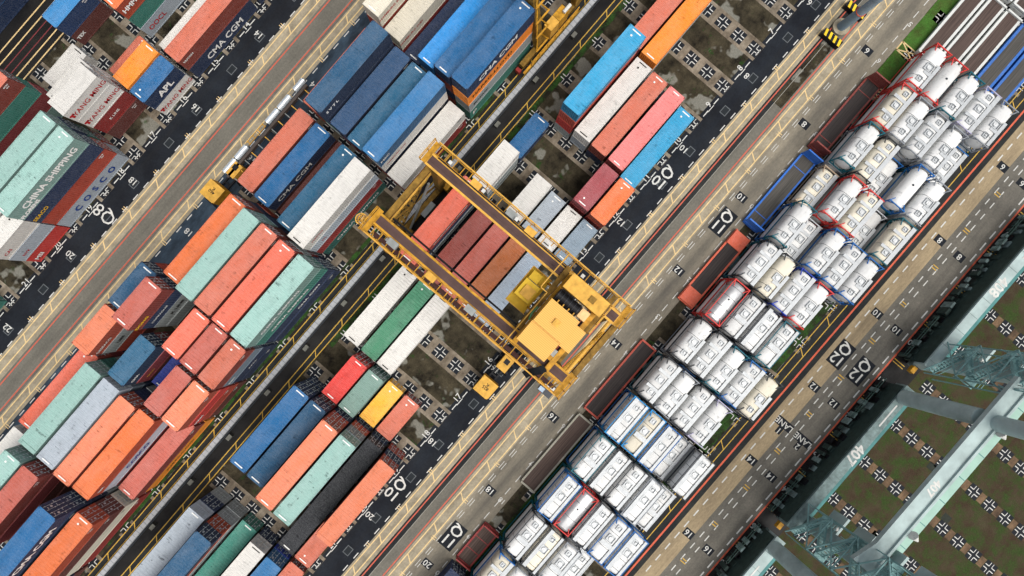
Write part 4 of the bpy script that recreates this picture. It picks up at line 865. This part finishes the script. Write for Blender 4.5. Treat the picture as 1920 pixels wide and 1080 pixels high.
# ------------------------------------------------------------------ quay cranes beside the field
M_st = plain('quay_pale', hx('a6b8b6'), .55, 0, .3, .5); M_st2 = plain('quay_teal', hx('4c8280'), .6, 0, .35, .6); M_st3 = plain('quay_mint', hx('98b9ab'), .55, 0, .15, .5); M_st4 = plain('quay_dirty', hx('7c8f8d'), .7, 0, .5, 1.2); M_stt = plain('quay_stair', hx('82aaa9'), .5, 0, .25, 1)
M_stdk2 = plain('quay_guard', hx('4f6b64'), .6, 0, .3, 2); M_stdk = plain('quay_dark', hx('33433f'), .6, 0, .4, 2)
def quay_crane(x0, x1, num, label, pale, portal=False, legup=True):
    t = thing('quay_crane', label, 'quay crane', ((x0+x1)/2, -49.2, 0), 0, 'quay cranes along the field'); ox = (x0+x1)/2; oy = -49.2
    B = lambda a, b, c, d, e, f: MB().box(a-ox, b-ox, c-oy, d-oy, e, f)
    sb = part('sill_beam', B(x0, x1, -49.35, -47.95, 2.4, 4.4), pale, t)
    part('machinery_panel', B(x0+.3, x1-.3, -47.94, -47.78, 1.1, 4.1), M_stdk, t)
    part('ledge', B(x0+1, x1-1, -50.7, -49.36, 2.0, 3.0), M_st2, t)
    mb = MB(); put_text(mb, num, 1.9, ((x0+x1)/2+.8-ox, -48.65-oy, 4.412), NX, NY, .05); part('lettering', mb, M_white, t)
    part('stripe', B((x0+x1)/2+5.5, (x0+x1)/2+9, -48.75, -48.55, 4.405, 4.43), M_white, t)
    for k in range(int((x1-x0)/2.6)): part('panel_seam', B(x0+1+k*2.6, x0+1.05+k*2.6, -50.69, -47.96, 4.402, 4.425) if False else B(x0+1+k*2.6, x0+1.05+k*2.6, -49.34, -47.96, 4.402, 4.425), M_st4, sb)
    rnd = random.Random(num)
    for xb in (x0+1.5, x0+5.0, x1-5.0, x1-1.5):
        bg_ = part('bogie', B(xb-1.5, xb+1.5, -48.95, -48.35, .8, 1.9), M_st4, t)
        for dx in (-.9, .9): part('wheel', MB().cyl((xb+dx-ox, -48.5-oy, .45), (xb+dx-ox, -48.8-oy, .45), .45, 16), M_dark, bg_)
    for k in range(int((x1-x0)/1.1)):
        x = x0+.5+k*1.1
        for rep_ in range(2):
            y = -47.65+rep_*.62+rnd.uniform(-.05, .05); a = rnd.uniform(.18, .48)
            part('drive_motor', B(x-a, x+a, y-rnd.uniform(.15, .3), y+rnd.uniform(.02, .1), rnd.uniform(.3, .8), rnd.uniform(1.2, 2.3)), rnd.choice([M_st4, M_dark, M_stdk, M_stdk]), t)
    part('motor_guard', MB().rail([(x0+.3-ox, -46.9-oy+.05, 1.0), (x0+7-ox, -46.85-oy, 1.0)], 1.0, .05, 1.2), M_stdk2, t); part('motor_guard', MB().rail([(x1-7-ox, -46.85-oy, 1.0), (x1-.3-ox, -46.85-oy, 1.0)], 1.0, .05, 1.2), M_stdk2, t)
    lg = part('leg', MB().prism([(x0+1.2-ox, -49.9-oy), (x0+2.9-ox, -49.9-oy), (x0+2.9-ox, -50.9-oy), (x0+1.2-ox, -50.9-oy)][::-1], 3.01, 24), M_st, t)
    part('leg', MB().cyl((x1-1.4-ox, -48.75-oy, 4.41), (x1-1.4-ox, -48.75-oy, 16.0), .98, 28), M_st, t)
    if portal: part('leg', MB().cyl((x1-1.2-ox, -49.6-oy, 16.0), (x1-1.2-ox, -49.6-oy, 28), .9, 28), M_st, t)
    else: part('leg', MB().cyl((x1-1.4-ox, -48.75-oy, 16.01), (x1-1.4-ox, -48.75-oy, 28), .95, 28), M_st, t)
    # stair tower up the pale panelled leg
    z = 4.6; d = 1; k = 0; xs0, xs1 = x0-.2-ox, x0+3.4-ox; yy = -48.9-oy
    while z < 23:
        a = Vector((xs0 if d > 0 else xs1, yy, z)); b = Vector((xs1 if d > 0 else xs0, yy, z+3.1)); mb = MB()
        for s in (-.42, .42):
            o_ = Vector((0, s, 0)); mb.bar(a+o_, b+o_, .07, .28); mb.bar(a+o_+Vector((0, 0, 1)), b+o_+Vector((0, 0, 1)), .06)
            for q in range(5): p_ = a.lerp(b, q/4)+o_; mb.bar(p_, p_+Vector((0, 0, 1)), .05)
        for q in range(12): p_ = a.lerp(b, (q+.5)/12); mb.box(p_.x-.12, p_.x+.12, p_.y-.38, p_.y+.38, p_.z-.02, p_.z+.02)
        part('stair_flight', mb, M_stt, t)
        mb = MB().box(b.x-.55, b.x+.55, yy-1.0, yy+.5, b.z-.05, b.z+.02); mb.rail([(b.x-.5, yy-1.0, b.z), (b.x+.5, yy-1.0, b.z), (b.x+.5*(1 if d > 0 else -1), yy+.5, b.z)], 1.0, .06, .7)
        for s in (-.5, .5): mb.bar((b.x+s, yy-.9, b.z), (b.x+s, yy+.7, b.z-1.4), .08)
        part('landing', mb, M_stt, t)
        if k % 2 == 0: lp = part('flood_lamp', MB().cyl((b.x, yy-1.3, b.z+.6), (b.x+.2, yy-1.7, b.z+.3), .16, 12, .34), M_white, t)
        z += 3.1; d = -d; k += 1
    for s in (-.9, .4): part('stair_post', MB().bar((xs0-.6, yy+s, 4.5), (xs0-.6, yy+s, 24), .12).bar((xs1+.6, yy+s, 4.5), (xs1+.6, yy+s, 24), .12), M_stt, t)
    if portal:
        pb = part('portal_beam', MB().prism([(x0+1.6-ox, -50.9-oy), (x0+4.0-ox, -50.0-oy), (x1+4-ox, -50.0-oy), (x1+4-ox, -48.0-oy), (x0+4.5-ox, -48.0-oy), (x0+1.6-ox, -47.2-oy)][::-1], 16.8, 17.4), M_st, t)
        mb = MB(); put_text(mb, num, 1.25, ((x0+x1)/2+1-ox, -48.75-oy, 17.412), NX, NY, .04); part('lettering', mb, M_white, t)
        part('beam_ledge', B(x0+4.6, x1+4, -51.2, -50.01, 16.35, 16.9), M_st3, t)
        for k in range(7): part('ledge_seam', B(x0+6+k*3.2, x0+6.07+k*3.2, -51.15, -50.05, 16.902, 16.93), M_st2, t)
        part('cable_duct', B(x0+2.5, x1+3.9, -49.75, -49.5, 17.402, 17.65), M_st, t)
        for xx in (x0+7.5, x1-2): part('flood_lamp', MB().cyl((xx-ox, -49.9-oy, 18.0), (xx-.1-ox, -50.9-oy, 17.7), .5, 14, .1), M_white, t)
        part('access_bridge', B(x0+1.4, x0+2.6, -60, -51.3, 15.4, 15.6), M_st3, t); part('bridge_rail', MB().rail([(x0+1.4-ox, -51.4-oy, 15.6), (x0+1.4-ox, -60-oy, 15.6)], 1.1, .08, 1.5).rail([(x0+2.6-ox, -51.4-oy, 15.6), (x0+2.6-ox, -60-oy, 15.6)], 1.1, .08, 1.5), M_stt, t)
    for j in range(4):
        za, zb = 5+j*5, 10+j*5; ys_ = -50.3-oy
        part('lattice_brace', MB().bar((xs0-.5, -47.9-oy, za), (xs1+.5, -47.9-oy, zb), .13).bar((xs1+.5, -47.9-oy, za), (xs0-.5, -47.9-oy, zb), .13).bar((xs0-.5, -47.9-oy, zb), (xs1+.5, -47.9-oy, zb), .13).bar((xs0-.5, -47.9-oy, zb), (xs0-.5, -50.4-oy, zb), .13), M_stt, t)
        part('wall_panel', B(x0+2.95, x0+5.4, -50.85, -50.55, za+.4, zb-1.6), M_st, t)
    part('end_buffer', B(x0-1.0, x0-.1, -49.0, -48.4, 1.6, 2.3), M_cy, t)
    return t
quay_crane(1.6, 25.2, '407', 'pale teal quay crane numbered 407 with long pale portal beam', M_st4, True)
quay_crane(28.6, 54.5, '408', 'teal quay crane numbered 408 with zigzag stairs beside the field', M_st)
quay_crane(-27.0, -.2, '406', 'grey quay crane leg and beam at the bottom picture edge', M_st)
# oil-stained green verge along the tank rows, manholes in the field
for a, b in ((BX(4.2), BX(6.1)), (BX(1.0), BX(3.0)), (BX(.1), BX(2.0)), (BX(-3.5), BX(-1.6))): band('grass_verge', -36.15, -34.2, M_weed, Z3+.003, a, b)
band('weed_strip', -23.2, -21.9, M_weed, Z3+.004, BX(-4), BX(.5)); band('weed_strip', 11.5, 12.2, M_weed, Z3+.003, -20, 52); band('weed_strip', 16.95, 17.5, M_weed, Z3+.003, -60, 20)

for i, (x, y) in enumerate(((28, -58.3), (20.5, -60.5), (8.5, -60.8), (16.5, -66.5), (35, -58.8), (-3.5, -60.2))):
    struct('manhole_cover', MB().quad((x-.5, y-.6, Z3), (x+.5, y-.6, Z3), (x+.5, y+.6, Z3), (x-.5, y+.6, Z3)), MATS.get('fm') or plain('field_hatch', hx('2b3029'), .8))
